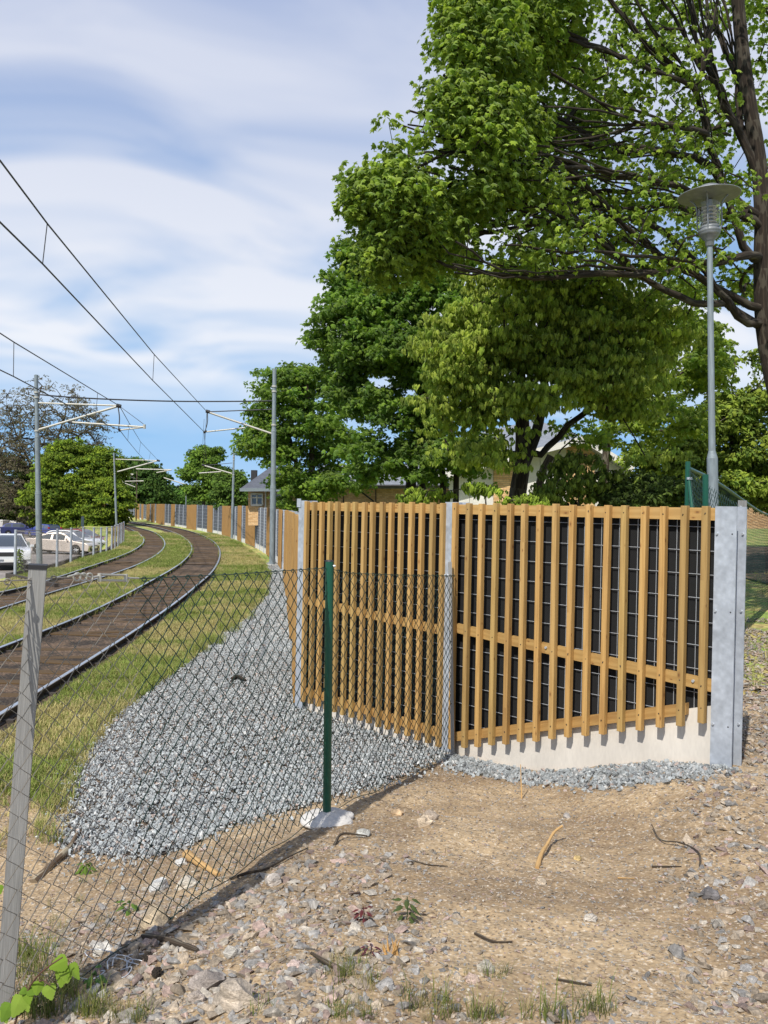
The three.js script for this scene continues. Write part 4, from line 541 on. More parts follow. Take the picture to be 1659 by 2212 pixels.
  for (const c of clumps) {
    const n = Math.round(o.per * c.k * (0.6 + 0.8 * rnd())), tone = 0.75 + 0.5 * rnd(), par = nodes[nodes[c.node].par].p;
    for (let i = 0; i < n; i++) { const a = rnd() * 6.28, rad = Math.sqrt(rnd()) * o.spread, p = V(c.p.x + Math.cos(a) * rad, c.p.y + (rnd() - 0.55) * o.spread * (o.flat ?? 0.55), c.p.z + Math.sin(a) * rad); if (rnd() < 0.25) p.lerp(par, rnd() * 0.8);
      const h = a + (rnd() - 0.5) * 1.5; q1.set(Math.cos(h), -(o.hang ?? 0.45) - (rnd() - 0.5) * 0.9, Math.sin(h)).normalize(); q2.set((rnd() - 0.5) * 1.1, 1, (rnd() - 0.5) * 1.1); q3.crossVectors(q1, q2).normalize(); q2.crossVectors(q3, q1); bx3.makeBasis(q1, q2, q3);
      const t = rnd(), b = tone * (0.8 + 0.4 * rnd()); lists[Math.floor(rnd() * kinds.length)].push({ p, q: new THREE.Quaternion().setFromRotationMatrix(bx3), s: o.size * (0.65 + 0.6 * rnd()), c: lin(mix(o.c1[0], o.c2[0], t) * b, mix(o.c1[1], o.c2[1], t) * b, mix(o.c1[2], o.c2[2], t) * b) }); }
  }
  const crownMat = o.dense ? leafDense : leafWhite; let cnt = 0;
  lists.forEach((l, k) => { if (!l.length) return; cnt += l.length; for (const e of l) e.p.sub(base); const m = scatter('crown', null, kinds[k], crownMat, l); root.add(m); m.userData.kind = 'stuff'; });
  return root;
}
const P3 = (list, D0, D1) => list.map(([x, y, D], i) => at(x, y, D ?? mix(D0, D1, i / (list.length - 1))));
const blob = (x, y, D, rx, ry, rd, n, k, shell, open) => ({ open, c: at(x, y, D), r: V(rx * D / FPX, ry * D / FPX, rd), n, k, shell });
const groundBase = (x, D) => { const p = at(x, 1100, D); return p.setY(H(p.x, D) - 0.1); };
const CM1 = [0.13, 0.225, 0.02], CM2 = [0.34, 0.45, 0.045];
{ // the big tree on the right that reaches over the barrier
  const T = 14, tr = [groundBase(1745, T), ...P3([[1690, 900], [1668, 800], [1652, 706], [1646, 560], [1648, 483], [1637, 335], [1618, 223], [1600, 74], [1589, -60], [1575, -200]], T, T)];
  const L = (l, d1, w) => [P3(l, T, d1), w];
  tree({ name: 'maple_tree', seed: 101, label: 'large dark limbed tree at the right edge, its boughs reaching over the barrier', trunks: [[tr, 0.19, 0.09], [P3([[1652, 640], [1680, 400], [1690, 200], [1700, -60]], T, T + 0.4), 0.12, 0.07]], fork: true, bark: M.barkDark, limbParts: 14,
    limbs: [
      L([[1633, 368], [1574, 242], [1537, 164], [1503, 74], [1480, -20], [1440, -120]], 13.4, 30), L([[1648, 560], [1615, 550], [1563, 401], [1525, 290], [1503, 190], [1462, 149], [1395, 93], [1340, 22], [1290, -60]], 12.2, 40),
      L([[1503, 190, 12.9], [1522, 130, 12.8], [1544, 48, 12.8], [1551, -40, 12.8]], 12.8, 10), L([[1652, 672], [1570, 632], [1488, 587], [1395, 528], [1332, 468], [1273, 409], [1228, 364], [1154, 327], [1042, 275], [960, 235]], 11.6, 30),
      L([[1652, 706], [1563, 658], [1488, 650], [1414, 613], [1358, 569], [1295, 520], [1228, 465], [1154, 427], [1042, 401], [930, 400], [850, 415]], 11.4, 30), L([[1640, 560], [1615, 554], [1507, 576], [1414, 591], [1302, 591], [1191, 602], [1079, 595], [980, 575]], 11.2, 14),
      L([[1563, 401, 13], [1507, 416, 12.9], [1451, 398, 12.7], [1358, 387, 12.4], [1265, 364, 12], [1198, 353, 11.8], [1080, 346, 11.6], [960, 330, 11.6], [870, 340, 11.7]], 11, 24), L([[1525, 290, 12.8], [1451, 268, 12.6], [1377, 268, 12.4], [1288, 266, 12.1], [1180, 240, 11.9]], 12, 10),
      L([[1503, 190, 12.7], [1414, 156, 12.4], [1340, 119, 12.2], [1265, 93, 12], [1191, 67, 11.9], [1100, 20, 11.8], [1010, 10, 11.8]], 12, 24), L([[1640, 470], [1590, 430], [1520, 350], [1440, 330], [1330, 325], [1200, 290], [1090, 200], [990, 150]], 12.8, 26),
      L([[1648, 700], [1600, 690], [1500, 560], [1400, 480], [1300, 470], [1180, 480], [1060, 500], [960, 500], [860, 480]], 12.2, 20), L([[1635, 330], [1600, 260], [1590, 150], [1560, 40], [1520, -60]], 14.6, 10), L([[1650, 500], [1610, 460], [1540, 470], [1450, 440], [1370, 450], [1240, 440], [1120, 470]], 13, 10)],
    blobs: [blob(990, 330, 11.8, 170, 150, 1.1, 260, 1), blob(870, 440, 11.7, 110, 110, 0.9, 150, 1), blob(790, 430, 11.7, 45, 50, 0.5, 30, 1), blob(1030, 150, 11.9, 110, 150, 1.1, 170, 1), blob(1120, 30, 12.2, 160, 110, 1.2, 160, 1), blob(965, 60, 11.8, 45, 60, 0.6, 26, 1), blob(880, 270, 11.8, 50, 50, 0.5, 28, 0.9), blob(840, 555, 11.9, 80, 50, 0.6, 40, 0.9),
      blob(1180, 190, 14, 150, 140, 0.7, 90, 0.7), blob(1170, 390, 14, 170, 110, 0.6, 80, 0.7), blob(1010, 545, 12.4, 170, 60, 0.7, 80, 0.8), blob(1250, 520, 14.8, 190, 110, 0.7, 80, 0.6), blob(1320, 90, 14.6, 140, 130, 0.9, 80, 0.6), blob(1400, 300, 15.5, 190, 200, 1, 120, 0.45), blob(1530, 110, 15.6, 150, 160, 1.2, 95, 0.45), blob(1540, 470, 15.8, 150, 200, 1.2, 90, 0.45), blob(1450, 620, 15.6, 220, 70, 1, 60, 0.5),
      blob(1250, -120, 13, 350, 100, 2, 110, 1), blob(1600, -120, 14, 220, 120, 2.5, 70, 0.7), blob(1750, 300, 15, 120, 400, 2.5, 60, 0.7), blob(1400, 440, 12.7, 230, 160, 0.7, 150, 0.2, 0.5, 0.2), blob(1330, 200, 12.7, 240, 150, 0.7, 130, 0.22, 0.5, 0.2), blob(1130, 470, 11.7, 180, 110, 0.6, 90, 0.3, 0.5, 0.2)],
    leaf: 'maple', fan: 10, limbMax: 0.075, size: 0.098, per: 30, open: 0.37, gap: 1.0, spread: 0.34, flat: 0.7, hang: 0.75, twig: 0.0055, pow: 0.50, seg: 0.3, arch: 0.12, c1: CM1, c2: CM2 });
}
// trees in a row behind the barrier
tree({ name: 'maple_tree', seed: 102, group: undefined, label: 'slender twin stemmed maple at the left end of the row behind the barrier', trunks: [[[groundBase(672, 39.0), ...P3([[674, 1060], [673, 960], [665, 860], [660, 790]], 39.0, 39.0)], 0.2, 0.07], [[groundBase(650, 39.0), ...P3([[644, 1060], [638, 990], [620, 930], [600, 880]], 39.0, 38.4)], 0.17, 0.06]], bark: M.barkPale,
  blobs: [blob(650, 880, 39.0, 110, 100, 2.5, 200, 1), blob(600, 860, 38.4, 65, 75, 1.8, 86, 1), blob(570, 960, 38.1, 55, 60, 1.5, 57, 1), blob(660, 1000, 38.4, 100, 60, 2.1, 91, 0.9), blob(700, 830, 39.0, 80, 80, 2.1, 95, 1), blob(640, 1060, 37.8, 60, 34, 1.4, 30, 0.7), blob(720, 970, 39.0, 70, 80, 2.1, 66, 0.9), blob(750, 1020, 37.5, 60, 40, 1.4, 44, 0.8), blob(690, 1050, 37.5, 40, 26, 1.2, 16, 0.7)],
  open: 0.46, leaf: 'mapleSpray', size: 0.16, per: 18, spread: 0.58, flat: 0.5, twig: 0.007, c1: [0.101, 0.211, 0.022], c2: [0.244, 0.367, 0.032] });
tree({ name: 'maple_tree', seed: 103, label: 'tall broad maple with two dark trunks in the middle of the row', trunks: [[[groundBase(880, 21), ...P3([[886, 1060], [900, 960], [910, 850], [900, 740], [885, 620], [880, 540]], 21, 21)], 0.17, 0.05], [[groundBase(905, 21), ...P3([[913, 1050], [920, 950], [960, 850], [1000, 760]], 21, 21.5)], 0.12, 0.05]], bark: M.barkDark,
  blobs: [blob(840, 640, 21, 120, 120, 1.7, 171, 1), blob(770, 720, 20.8, 85, 110, 1.4, 129, 1), blob(730, 640, 20.6, 45, 50, 0.7, 30, 0.8), blob(830, 800, 20.6, 140, 110, 1.7, 171, 1), blob(720, 790, 20.6, 50, 70, 0.9, 46, 0.9), blob(930, 700, 21, 130, 130, 1.7, 162, 1), blob(800, 560, 21, 70, 50, 1, 53, 1), blob(850, 910, 20.4, 100, 70, 1.2, 70, 0.9), blob(800, 990, 20.2, 80, 40, 1, 26, 0.8), blob(900, 1010, 20, 60, 40, 0.9, 20, 0.7), blob(900, 540, 21.3, 120, 80, 1.4, 86, 1), blob(700, 700, 20.6, 25, 40, 0.5, 13, 0.7)],
  open: 0.46, leaf: 'mapleSpray', size: 0.112, per: 20, spread: 0.37, flat: 0.5, twig: 0.007, c1: [0.091, 0.195, 0.022], c2: [0.224, 0.351, 0.032] });
tree({ name: 'cherry_tree', seed: 104, label: 'thick black trunked cherry tree with drooping yellow green leaves behind the nearest panel', trunks: [[[groundBase(1108, 17), ...P3([[1116, 1085], [1128, 1000], [1128, 900], [1122, 800], [1110, 700], [1090, 620]], 17, 17)], 0.24, 0.07], [P3([[1128, 1010], [1160, 930], [1180, 800], [1200, 700]], 17, 17.4), 0.13, 0.05]], fork: true, bark: M.barkDark,
  limbs: [[P3([[1165, 985, 17], [1190, 960, 17], [1230, 920, 16.8], [1275, 880, 16.6], [1330, 850, 16.5]], 17, 16.5), 10], [P3([[1126, 870, 17], [1060, 800, 16.6], [1000, 760, 16.3]], 17, 16), 8]],
  blobs: [blob(1120, 680, 16.4, 160, 90, 1.5, 150, 1), blob(1010, 760, 16, 100, 90, 1.2, 105, 1), blob(1230, 730, 16.4, 140, 100, 1.5, 140, 1), blob(1120, 800, 15.8, 170, 85, 1.3, 120, 1), blob(1290, 820, 16, 130, 85, 1.3, 110, 1), blob(990, 880, 16, 80, 70, 1.1, 55, 0.9), blob(1180, 900, 15.6, 170, 50, 1.1, 70, 0.8), blob(1370, 720, 16.5, 110, 110, 1.4, 95, 1), blob(1390, 860, 16, 70, 60, 1, 42, 0.9), blob(1200, 620, 16.6, 200, 50, 1.5, 90, 1), blob(1280, 940, 15.6, 90, 30, 0.8, 24, 0.7), blob(1020, 960, 15.8, 70, 50, 0.8, 34, 0.7), blob(1110, 980, 15.4, 90, 40, 0.8, 30, 0.6), blob(1340, 985, 15.6, 70, 40, 0.8, 34, 0.7), blob(1420, 960, 16, 60, 50, 0.9, 34, 0.8)],
  leaf: 'cherry', size: 0.095, open: 0.46, per: 18, spread: 0.46, flat: 0.22, hang: 0.2, twig: 0.007, c1: [0.21, 0.31, 0.04], c2: [0.46, 0.54, 0.08] });
tree({ name: 'maple_tree', seed: 105, label: 'thin dark tree close to the left of the cherry', trunks: [[[groundBase(985, 20), ...P3([[985, 1060], [985, 1000], [975, 900], [1000, 800]], 20, 20)], 0.10, 0.04], [[groundBase(955, 20), ...P3([[957, 1060], [952, 980], [930, 880], [935, 800]], 20, 20.3)], 0.11, 0.04]], bark: M.barkDark,
  blobs: [blob(970, 850, 20, 100, 90, 1.4, 104, 1), blob(1010, 960, 19.6, 60, 60, 1, 42, 0.8), blob(930, 990, 19.6, 50, 50, 0.9, 27, 0.7)], open: 0.46, leaf: 'mapleSpray', size: 0.112, per: 17, spread: 0.36, twig: 0.007, c1: [0.091, 0.188, 0.022], c2: [0.203, 0.312, 0.032] });
tree({ name: 'maple_tree', seed: 106, label: 'brown trunked tree standing in front of the pale gable wall', trunks: [[[groundBase(1168, 19), ...P3([[1160, 1085], [1172, 1020], [1190, 985]], 19, 19)], 0.10, 0.09], [[groundBase(1300, 23), ...P3([[1305, 1040], [1312, 960], [1330, 880], [1350, 780], [1340, 690]], 23, 23)], 0.16, 0.06]], bark: M.bark,
  limbs: [[P3([[1168, 1070, 19], [1190, 1010, 19], [1215, 970, 19], [1245, 940, 19.3]], 19, 19), 6]],
  blobs: [blob(1360, 800, 22.5, 110, 120, 1.8, 142, 1), blob(1440, 760, 22.8, 110, 130, 1.8, 133, 1), blob(1420, 900, 22, 100, 60, 1.5, 65, 0.9), blob(1340, 930, 21.8, 60, 40, 1, 23, 0.7), blob(1500, 860, 22.5, 70, 70, 1.2, 49, 0.9), blob(1240, 950, 19, 60, 40, 0.9, 19, 0.7), blob(1470, 660, 23, 80, 60, 1.2, 42, 0.8)],
  open: 0.46, leaf: 'mapleSpray', size: 0.112, per: 18, spread: 0.39, twig: 0.007, c1: [0.122, 0.219, 0.024], c2: [0.304, 0.390, 0.036] });
tree({ name: 'leafy_tree', seed: 107, dense: true, label: 'loose yellow green tree behind the street lamp', trunks: [[[groundBase(1590, 28), ...P3([[1590, 1060], [1580, 950], [1570, 880]], 28, 28)], 0.14, 0.05]], limbParts: 2,
  blobs: [blob(1540, 950, 28, 100, 80, 2, 114, 1), blob(1630, 940, 28, 80, 100, 2, 104, 1), blob(1450, 990, 27.5, 60, 50, 1.4, 49, 1), blob(1560, 1040, 27, 110, 50, 1.8, 86, 1), blob(1680, 1040, 27.5, 80, 60, 2, 57, 1), blob(1600, 820, 28.5, 100, 80, 1.6, 70, 0.5), blob(1480, 760, 28.5, 80, 90, 1.6, 40, 0.5), blob(1420, 900, 28, 60, 50, 1.4, 40, 0.7), blob(1380, 990, 28, 40, 40, 1, 23, 0.8)], leaf: 'mass', size: 0.17, per: 8, spread: 0.47, twig: 0.008, c1: [0.091, 0.156, 0.022], c2: [0.265, 0.329, 0.036] });
tree({ name: 'shrub', seed: 108, dense: true, label: 'thin leaved shrub in front of the brick column of the gable', trunks: [[[groundBase(1255, 15.5), ...P3([[1250, 1090], [1246, 1030], [1250, 985]], 15.5, 15.5)], 0.03, 0.012]], limbParts: 2,
  blobs: [blob(1250, 1020, 15.5, 70, 45, 0.8, 68, 1), blob(1220, 1065, 15.3, 70, 30, 0.7, 53, 1), blob(1310, 1050, 15.5, 55, 40, 0.7, 46, 1)], leaf: 'cherry', size: 0.09, per: 6, spread: 0.27, twig: 0.005, c1: [0.081, 0.133, 0.022], c2: [0.203, 0.266, 0.036] }).userData.category = 'shrub';
tree({ name: 'shrub', seed: 109, dense: true, label: 'dense dark green shrub filling the gap left of the lamp foot', trunks: [[[groundBase(1400, 16), ...P3([[1400, 1090], [1398, 1050]], 16, 16)], 0.04, 0.02]], limbParts: 2,
  blobs: [blob(1400, 1065, 16, 90, 40, 0.9, 118, 1), blob(1460, 1070, 16.5, 60, 32, 0.8, 68, 1), blob(1350, 1075, 15.8, 50, 30, 0.7, 49, 1)], leaf: 'mass', size: 0.085, per: 8, spread: 0.28, twig: 0.005, c1: [0.045, 0.077, 0.014], c2: [0.101, 0.149, 0.024] }).userData.category = 'shrub';
tree({ name: 'shrub', seed: 119, dense: true, label: 'bright green bush showing just over the barrier between the trunks', trunks: [[[groundBase(1050, 13.5), ...P3([[1050, 1090], [1048, 1060]], 13.5, 13.5)], 0.03, 0.012]], limbParts: 2,
  blobs: [blob(1045, 1072, 13.5, 45, 26, 0.5, 38, 1), blob(930, 1075, 14, 60, 22, 0.5, 38, 1), blob(1130, 1082, 13.5, 40, 14, 0.4, 19, 1)], leaf: 'cherry', size: 0.085, per: 6, spread: 0.23, twig: 0.005, c1: [0.143, 0.219, 0.024], c2: [0.284, 0.375, 0.036] }).userData.category = 'shrub';
// trees along the tramway, further off
tree({ name: 'bushy_tree', seed: 110, dense: true, label: 'small pointed green tree behind the barrier, left of the second mast', trunks: [[[groundBase(440, 84), ...P3([[440, 1085], [440, 1020], [442, 970]], 84, 84)], 0.22, 0.06]], limbParts: 2,
  blobs: [blob(440, 1040, 84, 40, 45, 1.6, 70, 1), blob(432, 990, 84, 24, 30, 1.1, 28, 1), blob(462, 985, 84, 20, 22, 0.9, 16, 1), blob(470, 1040, 84, 24, 36, 1.2, 26, 1), blob(408, 1020, 84, 18, 16, 0.8, 10, 1)], leaf: 'mass', size: 0.22, per: 26, spread: 0.65, twig: 0.02, c1: [0.073, 0.151, 0.020], c2: [0.181, 0.287, 0.031] });
tree({ name: 'bushy_tree', seed: 111, dense: true, label: 'low dark green tree between the second mast and the brick house', trunks: [[[groundBase(522, 71), ...P3([[518, 1090], [505, 1050]], 71, 71)], 0.2, 0.06]], limbParts: 2,
  blobs: [blob(495, 1055, 71, 32, 45, 1.5, 70, 1), blob(520, 1080, 71, 24, 28, 1.2, 30, 1), blob(500, 1025, 71, 18, 18, 0.8, 16, 1)], leaf: 'mass', size: 0.21, per: 24, spread: 0.55, twig: 0.016, c1: [0.064, 0.129, 0.020], c2: [0.145, 0.237, 0.031] });
tree({ name: 'oak_tree', seed: 112, dense: true, open: 0.30, label: 'full green tree behind the parked cars, right of the nearest left mast', trunks: [[[groundBase(160, 92), ...P3([[160, 1120], [162, 1060], [160, 1010]], 92, 92)], 0.3, 0.1]], limbParts: 2,
  blobs: [blob(160, 1030, 92, 92, 80, 3.6, 260, 1), blob(130, 1080, 90, 80, 60, 3, 130, 1), blob(225, 1015, 92, 40, 50, 2, 80, 0.9), blob(225, 1085, 90, 52, 55, 2.4, 110, 1), blob(140, 985, 92, 40, 26, 2, 34, 0.9), blob(170, 1125, 89, 60, 26, 2, 40, 1)], leaf: 'mass', size: 0.25, per: 26, spread: 0.85, twig: 0.02, c1: [0.090, 0.166, 0.015], c2: [0.245, 0.323, 0.024] });
tree({ name: 'budding_tree', seed: 113, label: 'half bare brownish tree rising behind the left mast', trunks: [[[groundBase(95, 100), ...P3([[92, 1080], [85, 1000], [80, 920], [85, 850]], 100, 100)], 0.35, 0.07], [P3([[88, 1030], [130, 930], [150, 860]], 100, 100), 0.2, 0.05], [P3([[88, 1040], [40, 950], [20, 890]], 100, 100), 0.2, 0.05]], fork: true, bark: M.bark, limbParts: 3,
  blobs: [blob(100, 890, 100, 100, 75, 4, 190, 1), blob(35, 950, 100, 70, 80, 4, 130, 1), blob(160, 935, 100, 70, 65, 4, 130, 1), blob(60, 1040, 98, 90, 90, 4, 170, 1.2), blob(10, 1010, 98, 40, 100, 3, 90, 1.3), blob(195, 925, 100, 42, 44, 2, 44, 0.7)], leaf: 'mass', size: 0.15, per: 6, open: 0.25, spread: 1.0, twig: 0.034, seg: 0.9, c1: [0.13, 0.125, 0.055], c2: [0.27, 0.23, 0.13] });
tree({ name: 'dark_tree', seed: 114, dense: true, open: 0.2, label: 'dark shaded tree at the left picture edge behind the skips', trunks: [[[groundBase(30, 106), ...P3([[30, 1110], [30, 1050]], 106, 106)], 0.3, 0.1]], limbParts: 2,
  blobs: [blob(20, 1060, 106, 70, 80, 3.5, 170, 1), blob(80, 1100, 107, 50, 45, 3, 80, 1), blob(-40, 1060, 106, 60, 80, 3.5, 80, 1)], leaf: 'mass', size: 0.26, per: 20, spread: 1.0, twig: 0.02, c1: [0.036, 0.071, 0.013], c2: [0.109, 0.144, 0.022] });
const farTree = (seed, label, x, D, blobs, c1, c2, size = 0.55) => tree({ name: 'bushy_tree', seed, dense: true, label, trunks: [[[groundBase(x, D), ...P3([[x, 1110], [x, 1060]], D, D)], 0.35, 0.1]], limbParts: 2, blobs, leaf: 'mass', size, per: 15, spread: 1.5, twig: 0.03, seg: 1.2, c1, c2 });
farTree(115, 'rounded mid green tree beyond the far end of the barrier', 300, 172, [blob(300, 1050, 172, 62, 55, 6, 190, 1), blob(250, 1040, 172, 40, 40, 5, 90, 1), blob(340, 1075, 172, 36, 34, 4, 80, 1), blob(290, 1015, 172, 34, 24, 4, 46, 1)], [0.045, 0.10, 0.018], [0.10, 0.175, 0.028], 0.6);
farTree(116, 'dark tree between the leaning mast and the full green tree', 232, 165, [blob(222, 1060, 165, 34, 50, 5, 120, 1), blob(228, 1105, 160, 40, 30, 4, 70, 1)], [0.025, 0.065, 0.014], [0.06, 0.11, 0.02], 0.55);
farTree(117, 'pale green tree low on the horizon below the hill', 382, 190, [blob(385, 1078, 190, 28, 18, 4, 60, 1), blob(415, 1085, 190, 20, 12, 3, 30, 1)], [0.07, 0.16, 0.02], [0.12, 0.24, 0.03], 0.6);
farTree(118, 'very dark conifer shaped tree left of the pointed tree', 392, 215, [blob(392, 1062, 215, 12, 14, 3, 40, 1), blob(410, 1075, 215, 14, 14, 3, 30, 1)], [0.012, 0.03, 0.014], [0.03, 0.055, 0.02], 0.6);
farTree(120, 'low green hedge tree behind the barrier near the wooden pole', 345, 180, [blob(350, 1092, 180, 30, 12, 3, 50, 1), blob(300, 1094, 180, 40, 10, 3, 40, 1), blob(440, 1092, 180, 40, 10, 3, 30, 1)], [0.035, 0.08, 0.015], [0.08, 0.14, 0.024], 0.6);

// distant wooded hill
{ const pos = [], idx = [], n = 60; for (let i = 0; i <= n; i++) for (const k of [0, 1, 2]) { const x = 200 + i * 7, D = 1100 + k * 260, top = 4 + 26 * S((x - 250) / 110) * S((600 - x) / 160) * (0.8 + 0.3 * fbm(x * 0.03, 3, 4, 5)), b = at(x, 1100, D); pos.push(b.x, k === 0 ? -2 : k === 1 ? top : -2, -D); } for (let i = 0; i < n; i++) for (const k of [0, 1]) { const a = i * 3 + k, b = a + 3; idx.push(a, b, a + 1, b, b + 1, a + 1); } const g = new THREE.BufferGeometry(); g.setAttribute('position', new THREE.Float32BufferAttribute(pos, 3)); g.setIndex(idx); g.computeVertexNormals(); surface('hill', g, std({ color: lin(0.10, 0.15, 0.14), roughness: 1 })); }

// ---------- buildings beyond the trees ----------
function wallGrid(name, a, b, y0, y1, mat, parent, us = 1, vs = 0.96) { const L = a.distanceTo(b), g = new THREE.BoxGeometry(L, y1 - y0, 0.3), uv = g.attributes.uv, p = g.attributes.position; for (let i = 0; i < p.count; i++) uv.setXY(i, p.getX(i) / us, p.getY(i) / vs); g.rotateY(Math.atan2(-(b.z - a.z), b.x - a.x)); g.translate((a.x + b.x) / 2, (y0 + y1) / 2, (a.z + b.z) / 2); return mesh(name, g, mat, parent); }
function poly3(pts, thick, us = 1) { // a flat panel with thickness from 3D corners
  const n = V(0, 0, 0).crossVectors(pts[1].clone().sub(pts[0]), pts[2].clone().sub(pts[0])).normalize(), e1 = pts[1].clone().sub(pts[0]).normalize(), e2 = V(0, 0, 0).crossVectors(n, e1); const pos = [], uv = [], q = pts.map((p) => p.clone().addScaledVector(n, -thick)); const tri = (a, b, c) => { for (const p of [a, b, c]) { pos.push(p.x, p.y, p.z); const d = p.clone().sub(pts[0]); uv.push(d.dot(e1) / us, d.dot(e2) / us); } };
  for (let i = 1; i < pts.length - 1; i++) { tri(pts[0], pts[i], pts[i + 1]); tri(q[0], q[i + 1], q[i]); } for (let i = 0; i < pts.length; i++) { const j = (i + 1) % pts.length; tri(pts[i], q[i], q[j]); tri(pts[i], q[j], pts[j]); }
  const g = new THREE.BufferGeometry(); g.setAttribute('position', new THREE.Float32BufferAttribute(pos, 3)); g.setAttribute('uv', new THREE.Float32BufferAttribute(uv, 2)); g.computeVertexNormals(); return g;
}
{ // the gabled hall
  const D = 34, hall = thing('gabled_hall', 'yellow brick hall with white wall panels and a low grey gable roof behind the trees', 'building', at(1200, 1100, D).setY(0.4)), q = (x, y, d = 0) => at(x, y, D - d);
  const roofY = (x) => (x < 1262 ? mix(1020, 952, (x - 975) / 287) : mix(952, 1012, (x - 1262) / 100));
  const cols = [[970, 1014, 'white'], [1014, 1066, 'white'], [1066, 1112, 'brick'], [1112, 1167, 'white'], [1167, 1224, 'white'], [1224, 1285, 'brick'], [1285, 1362, 'white']];
  for (const [x0, x1, m] of cols) { const w = m === 'brick'; mesh(w ? 'brick_wall' : 'white_wall_panel', poly3([q(x0 + 0.4, 1150, w ? 0.06 : 0), q(x1 - 0.4, 1150, w ? 0.06 : 0), q(x1 - 0.4, roofY(x1), w ? 0.06 : 0), q(x0 + 0.4, roofY(x0), w ? 0.06 : 0)], 0.25), w ? M.brick : M.white, hall); }
  const back = (p) => p.clone().add(V(0.6, 0, -14));
  const A = q(940, 1026, 0.7), B = q(1262, 944, 0.7), C = q(1368, 1008, 0.7), Br = B.clone().add(V(0.6, 2.2, -14));
  mesh('roof', [poly3([A, B, Br, back(A).add(V(0, 2.4, 0))], 0.22), poly3([B, C, back(C), Br], 0.22)], M.slate, hall); mesh('verge_board', [beam(A.clone().add(V(0, -0.1, 0.03)), B.clone().add(V(0, -0.1, 0.03)), 0.05, 0.26), beam(B.clone().add(V(0, -0.1, 0.03)), C.clone().add(V(0, -0.1, 0.03)), 0.05, 0.26)], M.white, hall);
  const wing = thing('brick_wing', 'long low brick wing with grey slate roof and black downpipes, left of the gabled hall', 'building', at(830, 1100, 46).setY(0.4)), w = (x, y, d = 0) => at(x, y, 46 - d);
  mesh('brick_wall', poly3([w(655, 1140), w(985, 1140), w(985, 1046), w(655, 1044)], 0.3), M.brick, wing); mesh('roof', poly3([w(640, 1047, 0.8), w(1000, 1048, 0.8), w(985, 1000, -7), w(700, 1004, -7)], 0.2, 1), M.slate, wing); mesh('gutter', bar(w(640, 1049, 0.86), w(1000, 1050, 0.86), 0.07, 0.07, 8), M.dark, wing);
  for (const [x0, x1] of [[680, 716], [806, 770]]) mesh('downpipe', tube([w(x0 + (x1 - x0) * 1.0, 1052, 0.8), w(x1 - (x1 - x0) * 0.2, 1060, 0.4), w(x0, 1082, 0.1), w(x0, 1125, 0.1)], 0.05, 8), M.dark, wing); for (const x of [728, 742, 812]) mesh('wall_strip', bar(w(x, 1050, 0.04), w(x, 1130, 0.04), 0.03, 0.03, 6), M.dark, wing);
  const hs = thing('brick_house', 'pale brick house with dark hipped roof and white windows seen past the tram mast', 'building', at(580, 1100, 48).setY(0.3)), h = (x, y, d = 0) => at(x, y, 48 - d);
  mesh('wall', poly3([h(536, 1135), h(680, 1135), h(680, 1056), h(536, 1056)], 0.3), M.brick, hs); mesh('roof', [poly3([h(518, 1056, 0.8), h(690, 1056, 0.8), h(640, 1008, -5), h(585, 1008, -5)], 0.15), poly3([h(518, 1056, 0.8), h(585, 1008, -5), h(560, 1052, -9)], 0.1)], M.darkRoof, hs); mesh('gutter', beam(h(518, 1058, 0.85), h(690, 1058, 0.85), 0.12, 0.18), M.mast, hs); mesh('chimney', box(0.35, 0.7, 0.35, ...h(549, 1028, -3).toArray()), M.dark, hs); mesh('downpipe', bar(h(574, 1060, 0.08), h(574, 1130, 0.08), 0.05, 0.05, 8), M.white, hs);
  for (const [x0, x1, y0, y1] of [[543, 567, 1067, 1091], [585, 607, 1068, 1088]]) { const fr = mesh('window', [beam(h(x0, y0, 0.06), h(x1, y0, 0.06), 0.08, 0.1), beam(h(x0, y1, 0.06), h(x1, y1, 0.06), 0.14, 0.12), beam(h(x0, y0, 0.06), h(x0, y1, 0.06), 0.1, 0.08, V(1, 0, 0)), beam(h(x1, y0, 0.06), h(x1, y1, 0.06), 0.1, 0.08, V(1, 0, 0)), beam(h((x0 + x1) / 2, y0, 0.06), h((x0 + x1) / 2, y1, 0.06), 0.08, 0.07, V(1, 0, 0)), beam(h(x0, (y0 * 2 + y1) / 3, 0.05), h(x1, (y0 * 2 + y1) / 3, 0.05), 0.06, 0.07)], M.white, hs); mesh('pane', poly3([h(x0, y1, 0.03), h((x0 + x1) / 2, y1, 0.03), h((x0 + x1) / 2, y0, 0.03), h(x0, y0, 0.03)], 0.02), M.glass, fr); mesh('pane', poly3([h((x0 + x1) / 2, y1, 0.03), h(x1, y1, 0.03), h(x1, y0, 0.03), h((x0 + x1) / 2, y0, 0.03)], 0.02), M.glass, fr); }
  const sh = thing('brick_shed', 'low yellow brick building behind the chain link at the right edge', 'building', at(1640, 1110, 46).setY(0.4)), s = (x, y, d = 0) => at(x, y, 46 - d);
  mesh('brick_wall', poly3([s(1500, 1142), s(1740, 1142), s(1740, 1060), s(1500, 1060)], 0.3), M.brick, sh); mesh('roof', poly3([s(1490, 1062, 0.6), s(1750, 1062, 0.6), s(1740, 1030, -5), s(1520, 1030, -5)], 0.15), M.slate, sh); mesh('white_wall_panel', poly3([s(1530, 1142, 0.05), s(1590, 1142, 0.05), s(1590, 1064, 0.05), s(1530, 1064, 0.05)], 0.05), M.white, sh);
}

